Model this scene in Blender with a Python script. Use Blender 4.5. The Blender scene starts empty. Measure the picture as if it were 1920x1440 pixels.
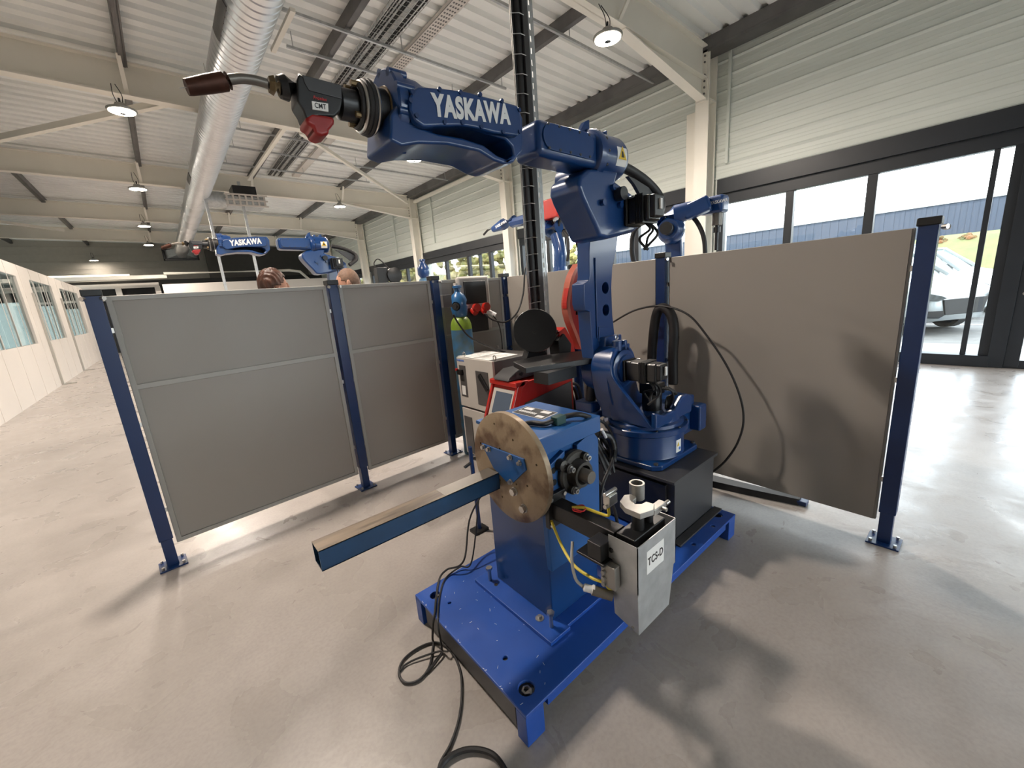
import bpy, bmesh, math, random
from mathutils import Vector, Matrix
random.seed(4)
SC = bpy.context.scene
COL = SC.collection
V = Vector
pi = math.pi

# ------------------------------------------------------------------ camera
CH = 1.65
FPX = 759.397
YAW, PITCH, ROLL = 0.68921247, -0.22648637, -0.0792663
def cam_axes():
    cy, sy, cp, sp = math.cos(YAW), math.sin(YAW), math.cos(PITCH), math.sin(PITCH)
    F = V((sy*cp, cy*cp, sp)); r = V((cy, -sy, 0)); u = r.cross(F)
    cr, sr = math.cos(ROLL), math.sin(ROLL)
    return r*cr + u*sr, -r*sr + u*cr, F
CR, CU, CF = cam_axes()
def at(px, py, X=None, Y=None, Z=None):
    """the point of the place seen at a pixel, on a plane of known X, Y or Z"""
    d = CR*((px-960)/FPX) + CU*(-(py-720)/FPX) + CF
    if X is not None: t = X/d.x
    elif Y is not None: t = Y/d.y
    else: t = (Z-CH)/d.z
    return V((0, 0, CH)) + d*t
cd = bpy.data.cameras.new('camera'); cam = bpy.data.objects.new('camera', cd); COL.objects.link(cam)
cd.sensor_width = 36; cd.lens = FPX/1920*36; cd.clip_start = 0.02; cd.clip_end = 300
M = Matrix((( CR.x, CU.x, -CF.x, 0), (CR.y, CU.y, -CF.y, 0), (CR.z, CU.z, -CF.z, CH), (0, 0, 0, 1)))
cam.matrix_world = M
SC.camera = cam

# ------------------------------------------------------------------ materials
def mat(name, col, rough=0.5, metal=0.0, noise=0, nscale=5, col2=None, bump=0, bscale=60, coat=0, emit=None, estr=0, spec=None, rvar=0, detail=5, lo=.35, hi=.65, stretch=None):
    m = bpy.data.materials.new(name); m.use_nodes = True
    nt = m.node_tree; b = nt.nodes['Principled BSDF']
    b.inputs['Base Color'].default_value = (*col, 1)
    b.inputs['Roughness'].default_value = rough; b.inputs['Metallic'].default_value = metal
    if coat: b.inputs['Coat Weight'].default_value = coat; b.inputs['Coat Roughness'].default_value = .08
    if spec is not None: b.inputs['Specular IOR Level'].default_value = spec
    if emit: b.inputs['Emission Color'].default_value = (*emit, 1); b.inputs['Emission Strength'].default_value = estr
    tc = nt.nodes.new('ShaderNodeTexCoord'); mp = nt.nodes.new('ShaderNodeMapping')
    nt.links.new(tc.outputs['Object'], mp.inputs[0])
    if stretch: mp.inputs['Scale'].default_value = stretch
    n = nt.nodes.new('ShaderNodeTexNoise'); n.inputs['Scale'].default_value = nscale; n.inputs['Detail'].default_value = detail
    nt.links.new(mp.outputs[0], n.inputs['Vector'])
    if col2 is None: k = 1-(noise or .08); col2 = tuple(c*k for c in col)
    cr = nt.nodes.new('ShaderNodeValToRGB'); cr.color_ramp.elements[0].position = lo; cr.color_ramp.elements[1].position = hi
    cr.color_ramp.elements[0].color = (*col2, 1); cr.color_ramp.elements[1].color = (*col, 1)
    nt.links.new(n.outputs['Fac'], cr.inputs[0]); nt.links.new(cr.outputs[0], b.inputs['Base Color'])
    if rvar:
        mr = nt.nodes.new('ShaderNodeMapRange'); mr.inputs[1].default_value = .3; mr.inputs[2].default_value = .7
        mr.inputs[3].default_value = rough-rvar; mr.inputs[4].default_value = rough+rvar
        n3 = nt.nodes.new('ShaderNodeTexNoise'); n3.inputs['Scale'].default_value = nscale*2.3; n3.inputs['Detail'].default_value = 6
        nt.links.new(mp.outputs[0], n3.inputs['Vector']); nt.links.new(n3.outputs['Fac'], mr.inputs[0]); nt.links.new(mr.outputs[0], b.inputs['Roughness'])
    if bump:
        n2 = nt.nodes.new('ShaderNodeTexNoise'); n2.inputs['Scale'].default_value = bscale; n2.inputs['Detail'].default_value = 4
        nt.links.new(mp.outputs[0], n2.inputs['Vector'])
        bp = nt.nodes.new('ShaderNodeBump'); bp.inputs['Strength'].default_value = bump; bp.inputs['Distance'].default_value = .01
        nt.links.new(n2.outputs['Fac'], bp.inputs['Height']); nt.links.new(bp.outputs[0], b.inputs['Normal'])
    return m
MT = {}
MT['blue'] = mat('blue_paint', (0.005, 0.042, 0.165), .3, noise=.12, nscale=3, coat=.35)
MT['blue_plate'] = mat('blue_plate_paint', (0.014, 0.075, 0.36), .4, noise=.15, nscale=4, rvar=.1)
MT['post_blue'] = mat('post_blue_paint', (0.004, 0.026, 0.11), .32, noise=.1)
MT['light_blue'] = mat('positioner_blue_paint', (0.012, 0.09, 0.29), .42, noise=.12, rvar=.08)
MT['black'] = mat('black_plastic', (0.012, 0.012, 0.013), .38, noise=.3)
MT['black_gloss'] = mat('black_gloss', (0.008, 0.008, 0.009), .3, noise=.3, coat=.15)
MT['rubber'] = mat('black_rubber', (0.016, 0.015, 0.016), .55, noise=.3)
MT['dark_grey'] = mat('dark_grey_paint', (0.045, 0.045, 0.048), .42, noise=.1)
MT['anthracite'] = mat('anthracite_frame', (0.014, 0.018, 0.024), .4, noise=.08)
MT['purlin'] = mat('galvanised_dark', (0.17, 0.165, 0.165), .5, metal=.5, noise=.3, nscale=2)
MT['steel'] = mat('bright_steel', (0.62, 0.6, 0.57), .28, metal=1, noise=.3, nscale=8)
MT['alu'] = mat('cast_aluminium', (0.42, 0.41, 0.385), .45, metal=.85, noise=.2, nscale=10)
MT['galv'] = mat('galvanised_sheet', (0.50, 0.52, 0.53), .38, metal=.55, noise=.2, nscale=14, rvar=.1)
MT['duct'] = mat('duct_zinc', (0.70, 0.71, 0.73), .36, metal=1, noise=.06, nscale=2)
MT['cream'] = mat('cream_steel_paint', (0.86, 0.83, 0.75), .45, noise=.05, nscale=1)
MT['deck'] = mat('roof_deck_paint', (0.88, 0.90, 0.89), .45, noise=.07, nscale=1)
MT['wallpanel'] = mat('wall_cladding', (0.70, 0.745, 0.70), .5, noise=.05, nscale=.7)
MT['fence'] = mat('fence_sheet', (0.325, 0.30, 0.27), .5, noise=.04, nscale=1.2, rvar=.06)
MT['fence_frame'] = mat('fence_frame_alu', (0.38, 0.37, 0.34), .45, noise=.05)
MT['white'] = mat('white_panel', (0.64, 0.60, 0.56), .4, noise=.04, nscale=1)
MT['paper'] = mat('paper', (0.8, 0.79, 0.76), .7, noise=.03)
MT['cabinet'] = mat('cabinet_grey', (0.50, 0.47, 0.43), .45, noise=.05)
MT['cab_dark'] = mat('cabinet_dark', (0.085, 0.08, 0.078), .45, noise=.08)
MT['red'] = mat('red_plastic', (0.50, 0.022, 0.014), .3, noise=.12, coat=.25)
MT['red_dark'] = mat('dark_red_plastic', (0.30, 0.012, 0.012), .38, noise=.15)
MT['clear_red'] = mat('smoked_cover', (0.55, 0.16, 0.11), .2, noise=.2)
MT['yellow'] = mat('yellow_cable', (0.75, 0.6, 0.06), .45, noise=.1)
MT['sign_yellow'] = mat('sign_yellow', (0.75, 0.5, 0.03), .5, noise=.05)
MT['green'] = mat('gas_bottle_green', (0.19, 0.30, 0.025), .4, noise=.3, nscale=9)
MT['bottle_blue'] = mat('gas_bottle_blue', (0.035, 0.14, 0.29), .5, col2=(.06, .11, .13), noise=.5, nscale=10)
MT['cap_blue'] = mat('cap_blue', (0.02, 0.12, 0.30), .3, noise=.2, coat=.3)
MT['dark_green'] = mat('dark_green_clamp', (0.01, 0.055, 0.05), .5, noise=.2)
MT['letter'] = mat('letter_white', (0.72, 0.72, 0.72), .5, noise=.02)
MT['letter_black'] = mat('letter_black', (0.01, 0.01, 0.012), .5, noise=.02)
MT['letter_red'] = mat('letter_red', (0.6, 0.02, 0.02), .5, noise=.02)
MT['letter_blue'] = mat('letter_blue', (0.03, 0.14, 0.55), .5, noise=.02)
MT['screen'] = mat('display_glass', (0.06, 0.075, 0.10), .15, noise=.1, emit=(.25, .32, .42), estr=.06)
MT['rust'] = mat('worn_steel_disc', (0.30, 0.225, 0.145), .5, metal=.35, col2=(.12, .07, .04), nscale=9, lo=.36, hi=.52, rvar=.12, detail=8, bump=.12)
MT['scraped'] = mat('scraped_bar_top', (0.21, 0.165, 0.12), .42, metal=.5, col2=(.075, .06, .05), nscale=14, lo=.32, hi=.6, rvar=.1, stretch=(.25, 2, 1))
MT['bar_blue'] = mat('bar_blue_paint', (0.006, 0.05, 0.13), .35, noise=.3, nscale=9)
MT['cast'] = mat('cast_iron', (0.075, 0.068, 0.06), .5, metal=.5, noise=.3, nscale=14, bump=.15)
MT['nozzle'] = mat('burnt_copper', (0.075, 0.028, 0.016), .5, metal=.6, noise=.5, nscale=18)
MT['tube_grey'] = mat('torch_neck', (0.20, 0.18, 0.155), .4, metal=.5, noise=.2)
MT['brass'] = mat('brass_nut', (0.20, 0.14, 0.07), .45, metal=.7, noise=.3)
MT['skin'] = mat('skin', (0.55, 0.29, 0.20), .55, noise=.12, nscale=20)
MT['hair_brown'] = mat('brown_hair', (0.075, 0.026, 0.013), .45, noise=.5, nscale=30, bump=.6, bscale=60, stretch=(1, 1, .2))
MT['hair_short'] = mat('cropped_greyish_hair', (0.22, 0.125, 0.08), .6, noise=.35, nscale=40, bump=.4, bscale=140)
MT['cloth_dark'] = mat('dark_sweater', (0.02, 0.022, 0.03), .85, noise=.2, nscale=30, bump=.3)
MT['cloth_jean'] = mat('denim', (0.04, 0.06, 0.11), .85, noise=.2, nscale=30, bump=.3)
MT['car_white'] = mat('white_car_paint', (0.34, 0.36, 0.365), .25, noise=.02, coat=.3)
MT['car_glass'] = mat('car_glass', (0.05, 0.08, 0.08), .05, noise=.1, coat=1)
MT['lamp_glass'] = mat('headlight', (0.10, 0.115, 0.12), .1, noise=.5, nscale=14, coat=1)
MT['tyre'] = mat('tyre', (0.02, 0.02, 0.02), .8, noise=.2)
MT['asphalt'] = mat('asphalt', (0.14, 0.137, 0.132), .85, noise=.25, nscale=3, bump=.3)
MT['kerb'] = mat('concrete_kerb', (0.24, 0.235, 0.22), .8, noise=.1)
MT['grass'] = mat('rough_grass', (0.085, 0.105, 0.028), .9, col2=(.12, .10, .035), nscale=1.4, bump=1, bscale=6)
MT['bush'] = mat('autumn_bush', (0.20, 0.075, 0.03), .9, col2=(.06, .07, .02), nscale=3)
MT['leaf'] = mat('tree_leaves', (0.15, 0.16, 0.05), .85, col2=(.22, .17, .05), nscale=2)
MT['bark'] = mat('bark', (0.12, 0.08, 0.05), .9, noise=.4)
MT['plant'] = mat('plant_leaf', (0.02, 0.06, 0.02), .5, noise=.3)
MT['bld'] = mat('blue_grey_cladding', (0.034, 0.048, 0.075), .6, noise=.08)
MT['purple'] = mat('purple_sign', (0.25, 0.12, 0.33), .5, noise=.1)
MT['dark_wall'] = mat('dark_back_wall', (0.115, 0.105, 0.09), .6, noise=.08)
MT['back_wall'] = mat('grey_back_wall', (0.42, 0.40, 0.355), .6, noise=.06)
MT['void'] = mat('dark_opening', (0.012, 0.012, 0.012), .8, noise=.1)  # near-black colour stands in for the shade inside openings and holes
MT['led'] = mat('led_lens', (0.9, 0.85, 0.8), .4, emit=(1.0, .84, .66), estr=26)
MT['led_off'] = mat('led_strip', (0.8, 0.75, 0.6), .4, emit=(1.0, .85, .6), estr=2.5)
MT['office'] = mat('glowing_office_wall', (0.75, 0.78, 0.78), .7, emit=(.8, .92, .95), estr=1.1)  # emission makes the walls glow in place of the office lighting
def glass(name, tint=(1, 1, 1), refl=.12):
    m = bpy.data.materials.new(name); m.use_nodes = True; nt = m.node_tree; nt.nodes.clear()
    o = nt.nodes.new('ShaderNodeOutputMaterial'); mx = nt.nodes.new('ShaderNodeMixShader')
    t = nt.nodes.new('ShaderNodeBsdfTransparent'); t.inputs[0].default_value = (*tint, 1)
    g = nt.nodes.new('ShaderNodeBsdfGlossy'); g.inputs['Roughness'].default_value = .02
    lw = nt.nodes.new('ShaderNodeLayerWeight'); lw.inputs[0].default_value = .25
    ma = nt.nodes.new('ShaderNodeMath'); ma.operation = 'MULTIPLY_ADD'; ma.inputs[1].default_value = .5; ma.inputs[2].default_value = refl*.4
    nt.links.new(lw.outputs['Fresnel'], ma.inputs[0]); nt.links.new(ma.outputs[0], mx.inputs[0])
    nt.links.new(t.outputs[0], mx.inputs[1]); nt.links.new(g.outputs[0], mx.inputs[2]); nt.links.new(mx.outputs[0], o.inputs[0])
    return m
MT['glass'] = glass('window_glass', (.97, 1, 1), .1)
MT['office_glass'] = glass('office_glass', (.85, .92, .9), .5)

def floor_mat():
    m = bpy.data.materials.new('polished_concrete'); m.use_nodes = True; nt = m.node_tree; L = nt.links
    b = nt.nodes['Principled BSDF']; tc = nt.nodes.new('ShaderNodeTexCoord')
    def N(s, d, dist=0):
        n = nt.nodes.new('ShaderNodeTexNoise'); n.inputs['Scale'].default_value = s; n.inputs['Detail'].default_value = d
        n.inputs['Distortion'].default_value = dist; L.new(tc.outputs['Object'], n.inputs['Vector']); return n
    def R(src, p0, c0, p1, c1):
        r = nt.nodes.new('ShaderNodeValToRGB'); e = r.color_ramp.elements
        e[0].position = p0; e[0].color = (*c0, 1); e[1].position = p1; e[1].color = (*c1, 1); L.new(src, r.inputs[0]); return r
    a = R(N(.55, 7, .6).outputs['Fac'], .25, (.34, .308, .285), .75, (.425, .388, .36))
    s = R(N(4.5, 9, .4).outputs['Fac'], .2, (.86, .855, .85), .8, (1, 1, 1))
    f = R(N(60, 4).outputs['Fac'], .3, (.90, .90, .90), .6, (1, 1, 1))
    def mul(x, y, k=1):
        mx = nt.nodes.new('ShaderNodeMix'); mx.data_type = 'RGBA'; mx.blend_type = 'MULTIPLY'; mx.inputs[0].default_value = k
        L.new(x, mx.inputs[6]); L.new(y, mx.inputs[7]); return mx.outputs[2]
    v = nt.nodes.new('ShaderNodeTexVoronoi'); v.feature = 'DISTANCE_TO_EDGE'; v.inputs['Scale'].default_value = .55
    dn = N(1.3, 5); vm = nt.nodes.new('ShaderNodeMixRGB'); vm.blend_type = 'ADD'; vm.inputs[0].default_value = .8
    L.new(tc.outputs['Object'], vm.inputs[1]); L.new(dn.outputs['Color'], vm.inputs[2]); L.new(vm.outputs[0], v.inputs['Vector'])
    cr = R(v.outputs['Distance'], .0, (.82, .79, .76), .006, (1, 1, 1))
    col = mul(mul(mul(a.outputs[0], s.outputs[0]), f.outputs[0]), cr.outputs[0], .3)
    L.new(col, b.inputs['Base Color'])
    mr = nt.nodes.new('ShaderNodeMapRange'); mr.inputs[1].default_value = .3; mr.inputs[2].default_value = .7; mr.inputs[3].default_value = .22; mr.inputs[4].default_value = .44
    L.new(N(3.1, 8, .8).outputs['Fac'], mr.inputs[0]); L.new(mr.outputs[0], b.inputs['Roughness'])
    bp = nt.nodes.new('ShaderNodeBump'); bp.inputs['Strength'].default_value = .38; bp.inputs['Distance'].default_value = .006
    L.new(N(7, 8, .5).outputs['Fac'], bp.inputs['Height']); L.new(bp.outputs[0], b.inputs['Normal'])
    return m
MT['floor'] = floor_mat()

# ------------------------------------------------------------------ mesh helpers
def smooth_path(pts, n=8, closed=False):
    P = [V(p) for p in pts]; out = []; m = len(P)
    rng = range(m if closed else m-1)
    for i in rng:
        if closed: a, b, c, d = P[i-1], P[i], P[(i+1) % m], P[(i+2) % m]
        else: a, b, c, d = P[max(i-1, 0)], P[i], P[i+1], P[min(i+2, m-1)]
        for k in range(n):
            t = k/n
            out.append(.5*((2*b) + (c-a)*t + (2*a-5*b+4*c-d)*t*t + (3*b-a-3*c+d)*t**3))
    if not closed: out.append(P[-1])
    return out
class MB:
    def __init__(s): s.b = bmesh.new()
    def hexa(s, c):
        v = [s.b.verts.new(p) for p in c]
        for f in ((0, 3, 2, 1), (4, 5, 6, 7), (0, 1, 5, 4), (1, 2, 6, 5), (2, 3, 7, 6), (3, 0, 4, 7)): s.b.faces.new([v[i] for i in f])
        return s
    def box(s, x0, x1, y0, y1, z0, z1):
        return s.hexa([(x0, y0, z0), (x1, y0, z0), (x1, y1, z0), (x0, y1, z0), (x0, y0, z1), (x1, y0, z1), (x1, y1, z1), (x0, y1, z1)])
    def bar(s, p, q, w, h, up=(0, 0, 1)):
        p, q = V(p), V(q); d = (q-p).normalized(); u = V(up); r = d.cross(u)
        if r.length < 1e-4: r = d.cross(V((1, 0, 0)))
        r.normalize(); u = r.cross(d).normalized(); r *= w/2; u *= h/2
        return s.hexa([p-r-u, p+r-u, q+r-u, q-r-u, p-r+u, p+r+u, q+r+u, q-r+u])
    def frame(s, d):
        d = V(d).normalized(); a = V((0, 0, 1)) if abs(d.z) < .9 else V((1, 0, 0))
        x = d.cross(a).normalized(); return x, x.cross(d).normalized()
    def cyl(s, p, q, r, n=24, r2=None, cap=True):
        p, q = V(p), V(q); r2 = r if r2 is None else r2; x, y = s.frame(q-p)
        A = [s.b.verts.new(p+(x*math.cos(2*pi*i/n)+y*math.sin(2*pi*i/n))*r) for i in range(n)]
        B = [s.b.verts.new(q+(x*math.cos(2*pi*i/n)+y*math.sin(2*pi*i/n))*r2) for i in range(n)]
        for i in range(n): s.b.faces.new([A[i], A[(i+1) % n], B[(i+1) % n], B[i]])
        if cap: s.b.faces.new(A[::-1]); s.b.faces.new(B)
        return s
    def lathe(s, p, d, prof, n=32):
        """prof = [(distance along d, radius)...]"""
        p = V(p); d = V(d).normalized(); x, y = s.frame(d); rings = []
        for t, r in prof:
            r = max(r, 1e-4)
            rings.append([s.b.verts.new(p+d*t+(x*math.cos(2*pi*i/n)+y*math.sin(2*pi*i/n))*r) for i in range(n)])
        for A, B in zip(rings, rings[1:]):
            for i in range(n): s.b.faces.new([A[i], A[(i+1) % n], B[(i+1) % n], B[i]])
        s.b.faces.new(rings[0][::-1]); s.b.faces.new(rings[-1]); return s
    def tube(s, pts, r, n=10, closed=False):
        P = [V(p) for p in pts]; m = len(P); rings = []; x = None
        for i, p in enumerate(P):
            d = (P[(i+1) % m]-P[i-1]) if closed else (P[min(i+1, m-1)]-P[max(i-1, 0)])
            if d.length < 1e-7: d = V((0, 0, 1))
            d.normalize()
            if x is None: x, y = s.frame(d)
            else:
                x = x-d*x.dot(d)
                if x.length < 1e-5: x, y = s.frame(d)
                x.normalize(); y = d.cross(x)
            rr = r[i] if isinstance(r, (list, tuple)) else r
            rings.append([s.b.verts.new(p+(x*math.cos(2*pi*k/n)+y*math.sin(2*pi*k/n))*rr) for k in range(n)])
        for j in range(m if closed else m-1):
            A, B = rings[j], rings[(j+1) % m]
            for i in range(n): s.b.faces.new([A[i], A[(i+1) % n], B[(i+1) % n], B[i]])
        if not closed: s.b.faces.new(rings[0][::-1]); s.b.faces.new(rings[-1])
        return s
    def prism(s, pts, off):
        """closed outline of 3D points, pushed by the vector off"""
        off = V(off); A = [s.b.verts.new(V(p)) for p in pts]; B = [s.b.verts.new(V(p)+off) for p in pts]; n = len(A)
        for i in range(n): s.b.faces.new([A[i], A[(i+1) % n], B[(i+1) % n], B[i]])
        s.b.faces.new(A[::-1]); s.b.faces.new(B); return s
    def sphere(s, c, r, sc=(1, 1, 1), u=20, v=12):
        m = Matrix.Translation(V(c)) @ Matrix.Diagonal((*[r*k for k in sc], 1))
        bmesh.ops.create_uvsphere(s.b, u_segments=u, v_segments=v, radius=1, matrix=m); return s
    def build(s, name, material, parent=None, bevel=0, seg=2, smooth=False, root=None, cut=None, label=None):
        b = s.b
        bmesh.ops.recalc_face_normals(b, faces=b.faces)
        org = V((0, 0, 0))
        if parent is not None: org = ORG.get(parent.name, V((0, 0, 0)))
        for v in b.verts: v.co -= org
        me = bpy.data.meshes.new(name); b.to_mesh(me); b.free()
        if isinstance(material, str): material = MT[material]
        me.materials.append(material)
        o = bpy.data.objects.new(name, me); COL.objects.link(o)
        if parent is not None: o.parent = parent; ORG[o.name] = org
        if cut is not None or bevel:
            if cut is not None:
                for v in cut.b.verts: v.co -= org
                bmesh.ops.recalc_face_normals(cut.b, faces=cut.b.faces)
                cm = bpy.data.meshes.new('c'); cut.b.to_mesh(cm); co = bpy.data.objects.new('c', cm); COL.objects.link(co)
                md = o.modifiers.new('b', 'BOOLEAN'); md.object = co; md.operation = 'DIFFERENCE'; md.solver = 'EXACT'
            if bevel:
                md = o.modifiers.new('v', 'BEVEL'); md.width = bevel; md.segments = seg; md.limit_method = 'ANGLE'; md.angle_limit = math.radians(35); md.harden_normals = True
                for p in o.data.polygons: p.use_smooth = True
            mw = o.parent; o.parent = None
            dg = bpy.context.evaluated_depsgraph_get(); dg.update()
            nm = bpy.data.meshes.new_from_object(o.evaluated_get(dg)); o.modifiers.clear(); o.data = nm; nm.name = name; o.parent = mw
            if cut is not None: bpy.data.objects.remove(co)
        if smooth and not bevel:
            for p in o.data.polygons: p.use_smooth = True
            try: o.data.set_sharp_from_angle(angle=math.radians(38))
            except Exception: pass
        if label: o['label'] = label
        return o
ORG = {}
def tag(o, label, cat, group=None, kind=None):
    o['label'] = label; o['category'] = cat
    if group: o['group'] = group
    if kind: o['kind'] = kind
    return o
def thing(name, loc, label, cat, group=None):
    o = bpy.data.objects.new(name, None); COL.objects.link(o); o.location = loc; o.empty_display_size = .1
    ORG[o.name] = V(loc); return tag(o, label, cat, group)
def struct(o): o['kind'] = 'structure'; return o
def copy_tree(o, parent=None, delta=(0, 0, 0), rotz=0):
    c = o.copy(); COL.objects.link(c)
    if parent is None:
        c.location = o.location + V(delta); c.rotation_euler.z += rotz
    else: c.parent = parent
    for ch in o.children: copy_tree(ch, c)
    return c
def text(s, size, origin, xd, yd, material, parent, name='lettering', ext=.001, bold=.0, shear=0, sx=1, spacing=1):
    cu = bpy.data.curves.new('t', 'FONT'); cu.body = s; cu.size = size; cu.extrude = ext; cu.offset = bold*size; cu.shear = shear; cu.space_character = spacing
    cu.align_x = 'CENTER'; cu.align_y = 'CENTER'
    t = bpy.data.objects.new('t', cu); COL.objects.link(t)
    dg = bpy.context.evaluated_depsgraph_get(); dg.update()
    me = bpy.data.meshes.new_from_object(t.evaluated_get(dg)); bpy.data.objects.remove(t)
    org = ORG.get(parent.name, V((0, 0, 0))) if parent is not None else V((0, 0, 0))
    xd = V(xd).normalized(); yd = V(yd).normalized(); zd = xd.cross(yd)
    for v in me.vertices: v.co = V(origin)+xd*v.co.x*sx+yd*v.co.y+zd*v.co.z-org
    me.materials.clear(); me.materials.append(MT[material])
    o = bpy.data.objects.new(name, me); COL.objects.link(o)
    if parent is not None: o.parent = parent; ORG[o.name] = org
    return o
def wpath(pxs, **k): return [at(x, y, **k) for x, y in pxs]

# ------------------------------------------------------------------ the shell
XW = 9.18; XL = -2.6; YB = 34.0
struct(MB().box(-14, XW+.25, -7, YB, -.1, 0).build('floor', 'floor'))
def zr(x): return -.023*(x+1.1)
# corrugated roof deck, ribs across the hall
b = bmesh.new(); prof = []
y = -7.0
while y < YB:
    prof += [(y, 0), (y+.16, 0), (y+.19, .07), (y+.28, .07), (y+.31, 0)]; y += .31
xs = (-14, XW+.1)
A = [[b.verts.new((x, p[0], 6.17+zr(x)+p[1])) for p in prof] for x in xs]
for i in range(len(prof)-1):
    if (prof[i+1][0]-prof[i][0]) < 1e-6: continue
    b.faces.new([A[0][i], A[0][i+1], A[1][i+1], A[1][i]])
T = MB(); T.b.free(); T.b = b; struct(T.build('ceiling', 'deck'))
t_ = MB().box(-14, XW+.3, -7, YB, 6.34, 6.4); struct(t_.build('trim_0', 'deck'))
# window wall: ribbed cladding above the lintel
b = bmesh.new(); prof = []
z = 3.5
while z < 6.3:
    prof += [(z, 0), (z+.035, .022), (z+.06, 0), (z+.13, 0), (z+.135, .004), (z+.14, 0), (z+.185, 0), (z+.19, .004), (z+.195, 0)]; z += .26
A = [[b.verts.new((XW-p[1], yy, p[0])) for p in prof] for yy in (-7, YB)]
for i in range(len(prof)-1): b.faces.new([A[0][i], A[0][i+1], A[1][i+1], A[1][i]])
T = MB(); T.b.free(); T.b = b
for bx in [(XW+.03, XW+.25, -7, YB, 3.5, 6.4)]: T.box(*bx)
struct(T.build('wall_right', 'wallpanel'))
# lintel bands, windows
COLY = [-1.9, 4.18, 10.35, 16.5, 22.6, 28.4]
def mull(T, y, w=.1, z0=.17, z1=3.02): T.box(XW-.05, XW+.08, y-w/2, y+w/2, z0, z1)
wn = 0
def window_bay(y0, y1, mulls, thin=(), door=None, zbot=.17):
    global wn
    wn += 1
    T = MB()
    T.box(XW-.12, XW+.2, y0, y1, 3.22, 3.5); T.box(XW-.06, XW+.08, y0, y1, 3.02, 3.24)
    T.box(XW-.1, XW+.12, y0, y1, 0.002, zbot)
    T.box(XW-.05, XW+.08, y0, y0+.12, 0, 3.1); T.box(XW-.05, XW+.08, y1-.12, y1, 0, 3.1)
    for m in mulls: mull(T, m, .13)
    for m in thin: mull(T, m, .06)
    w = T.build('window_%d' % wn, 'anthracite', bevel=.004, seg=1); struct(w); ORG[w.name] = V((0, 0, 0))
    MB().box(XW+.0, XW+.01, y0+.1, y1-.1, zbot, 3.03).build('pane', 'glass', w)
    return w
w1 = window_bay(-.02, 3.98, [2.70, 1.55], [.255])
# door bay right of window 1
T = MB(); T.box(XW-.12, XW+.2, -1.7, -.02, 3.22, 3.5); T.box(XW-.06, XW+.1, -1.7, -.02, 3.02, 3.24)
T.box(XW-.09, XW+.1, -.16, .0, .002, 3.05); T.box(XW-.09, XW+.1, -1.7, -1.5, .002, 3.05)
T.box(XW-.06, XW+.1, -1.5, -.16, .002, .12)
d1 = T.build('door_1', 'anthracite', bevel=.004, seg=1); struct(d1); ORG[d1.name] = V((0, 0, 0))
MB().box(XW-.02, XW-.01, -1.5, -.28, .12, 3.02).build('pane', 'glass', d1)
MB().box(XW-.07, XW+.05, -.30, -.16, .02, 3.02).build('door_stile', 'anthracite', d1, bevel=.004, seg=1)
T = MB(); T.cyl((XW-.07, -.23, 1.22), (XW-.13, -.23, 1.22), .012); T.tube([(XW-.13, -.23, 1.22), (XW-.135, -.25, 1.22), (XW-.135, -.38, 1.215)], .011)
T.build('door_handle', 'black', d1, smooth=True)
MB().cyl((XW-.07, -.23, 1.06), (XW-.085, -.23, 1.06), .022).build('lock_cylinder', 'steel', d1, smooth=True)
window_bay(4.42, 10.15, [5.9, 7.45, 8.9], [6.6, 8.2])
window_bay(10.6, 16.35, [11.75, 13.1, 14.7], [12.4])
window_bay(16.75, 22.4, [18.2, 19.7, 21.2])
window_bay(22.9, 28.2, [24.5, 26.2])
window_bay(28.7, 33.9, [30.2, 31.9])
window_bay(-6.9, -2.2, [-4.5])
for i, y in enumerate(COLY):
    struct(MB().box(XW-.01, XW+.2, y-.3, y+.3, 0, 3.5).build('trim_%d' % (i+1), 'wallpanel'))
# far back wall
T = MB(); T.box(-14, XW, YB-.02, YB+.2, 0, 6.5)
for z in [3.9+.4*k for k in range(7)]: T.box(-14, XW, YB-.045, YB, z, z+.03)
struct(T.build('wall_back', 'back_wall'))
struct(MB().box(2.9, 8.9, YB-.5, YB-.05, 3.6, 5.75).build('trim_8', 'dark_wall'))
struct(MB().box(-14.2, -14, -7, YB, 0, 6.5).build('wall_left', 'back_wall'))
T = MB(); T.box(-14.2, XW+.25, -7.2, -7, 3.6, 6.5); T.box(-14.2, 1, -7.2, -7, 0, 3.6); T.box(8, XW+.25, -7.2, -7, 0, 3.6); T.box(1, 8, -7.2, -7, 0, .3)
struct(T.build('wall_front', 'white'))
T = MB(); T.box(1, 8, -7.15, -7.05, 3.5, 3.6); T.box(1, 8, -7.15, -7.05, .3, .4)
for k in range(6): T.box(1.04+k*1.38-.04, 1.04+k*1.38+.04, -7.15, -7.05, .3, 3.6)
wf = struct(T.build('window_20', 'anthracite')); ORG[wf.name] = V((0, 0, 0))  # window added behind the camera so daylight brightens the fences and ceiling
MB().box(1, 8, -7.11, -7.1, .4, 3.5).build('pane', 'glass', wf)
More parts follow.
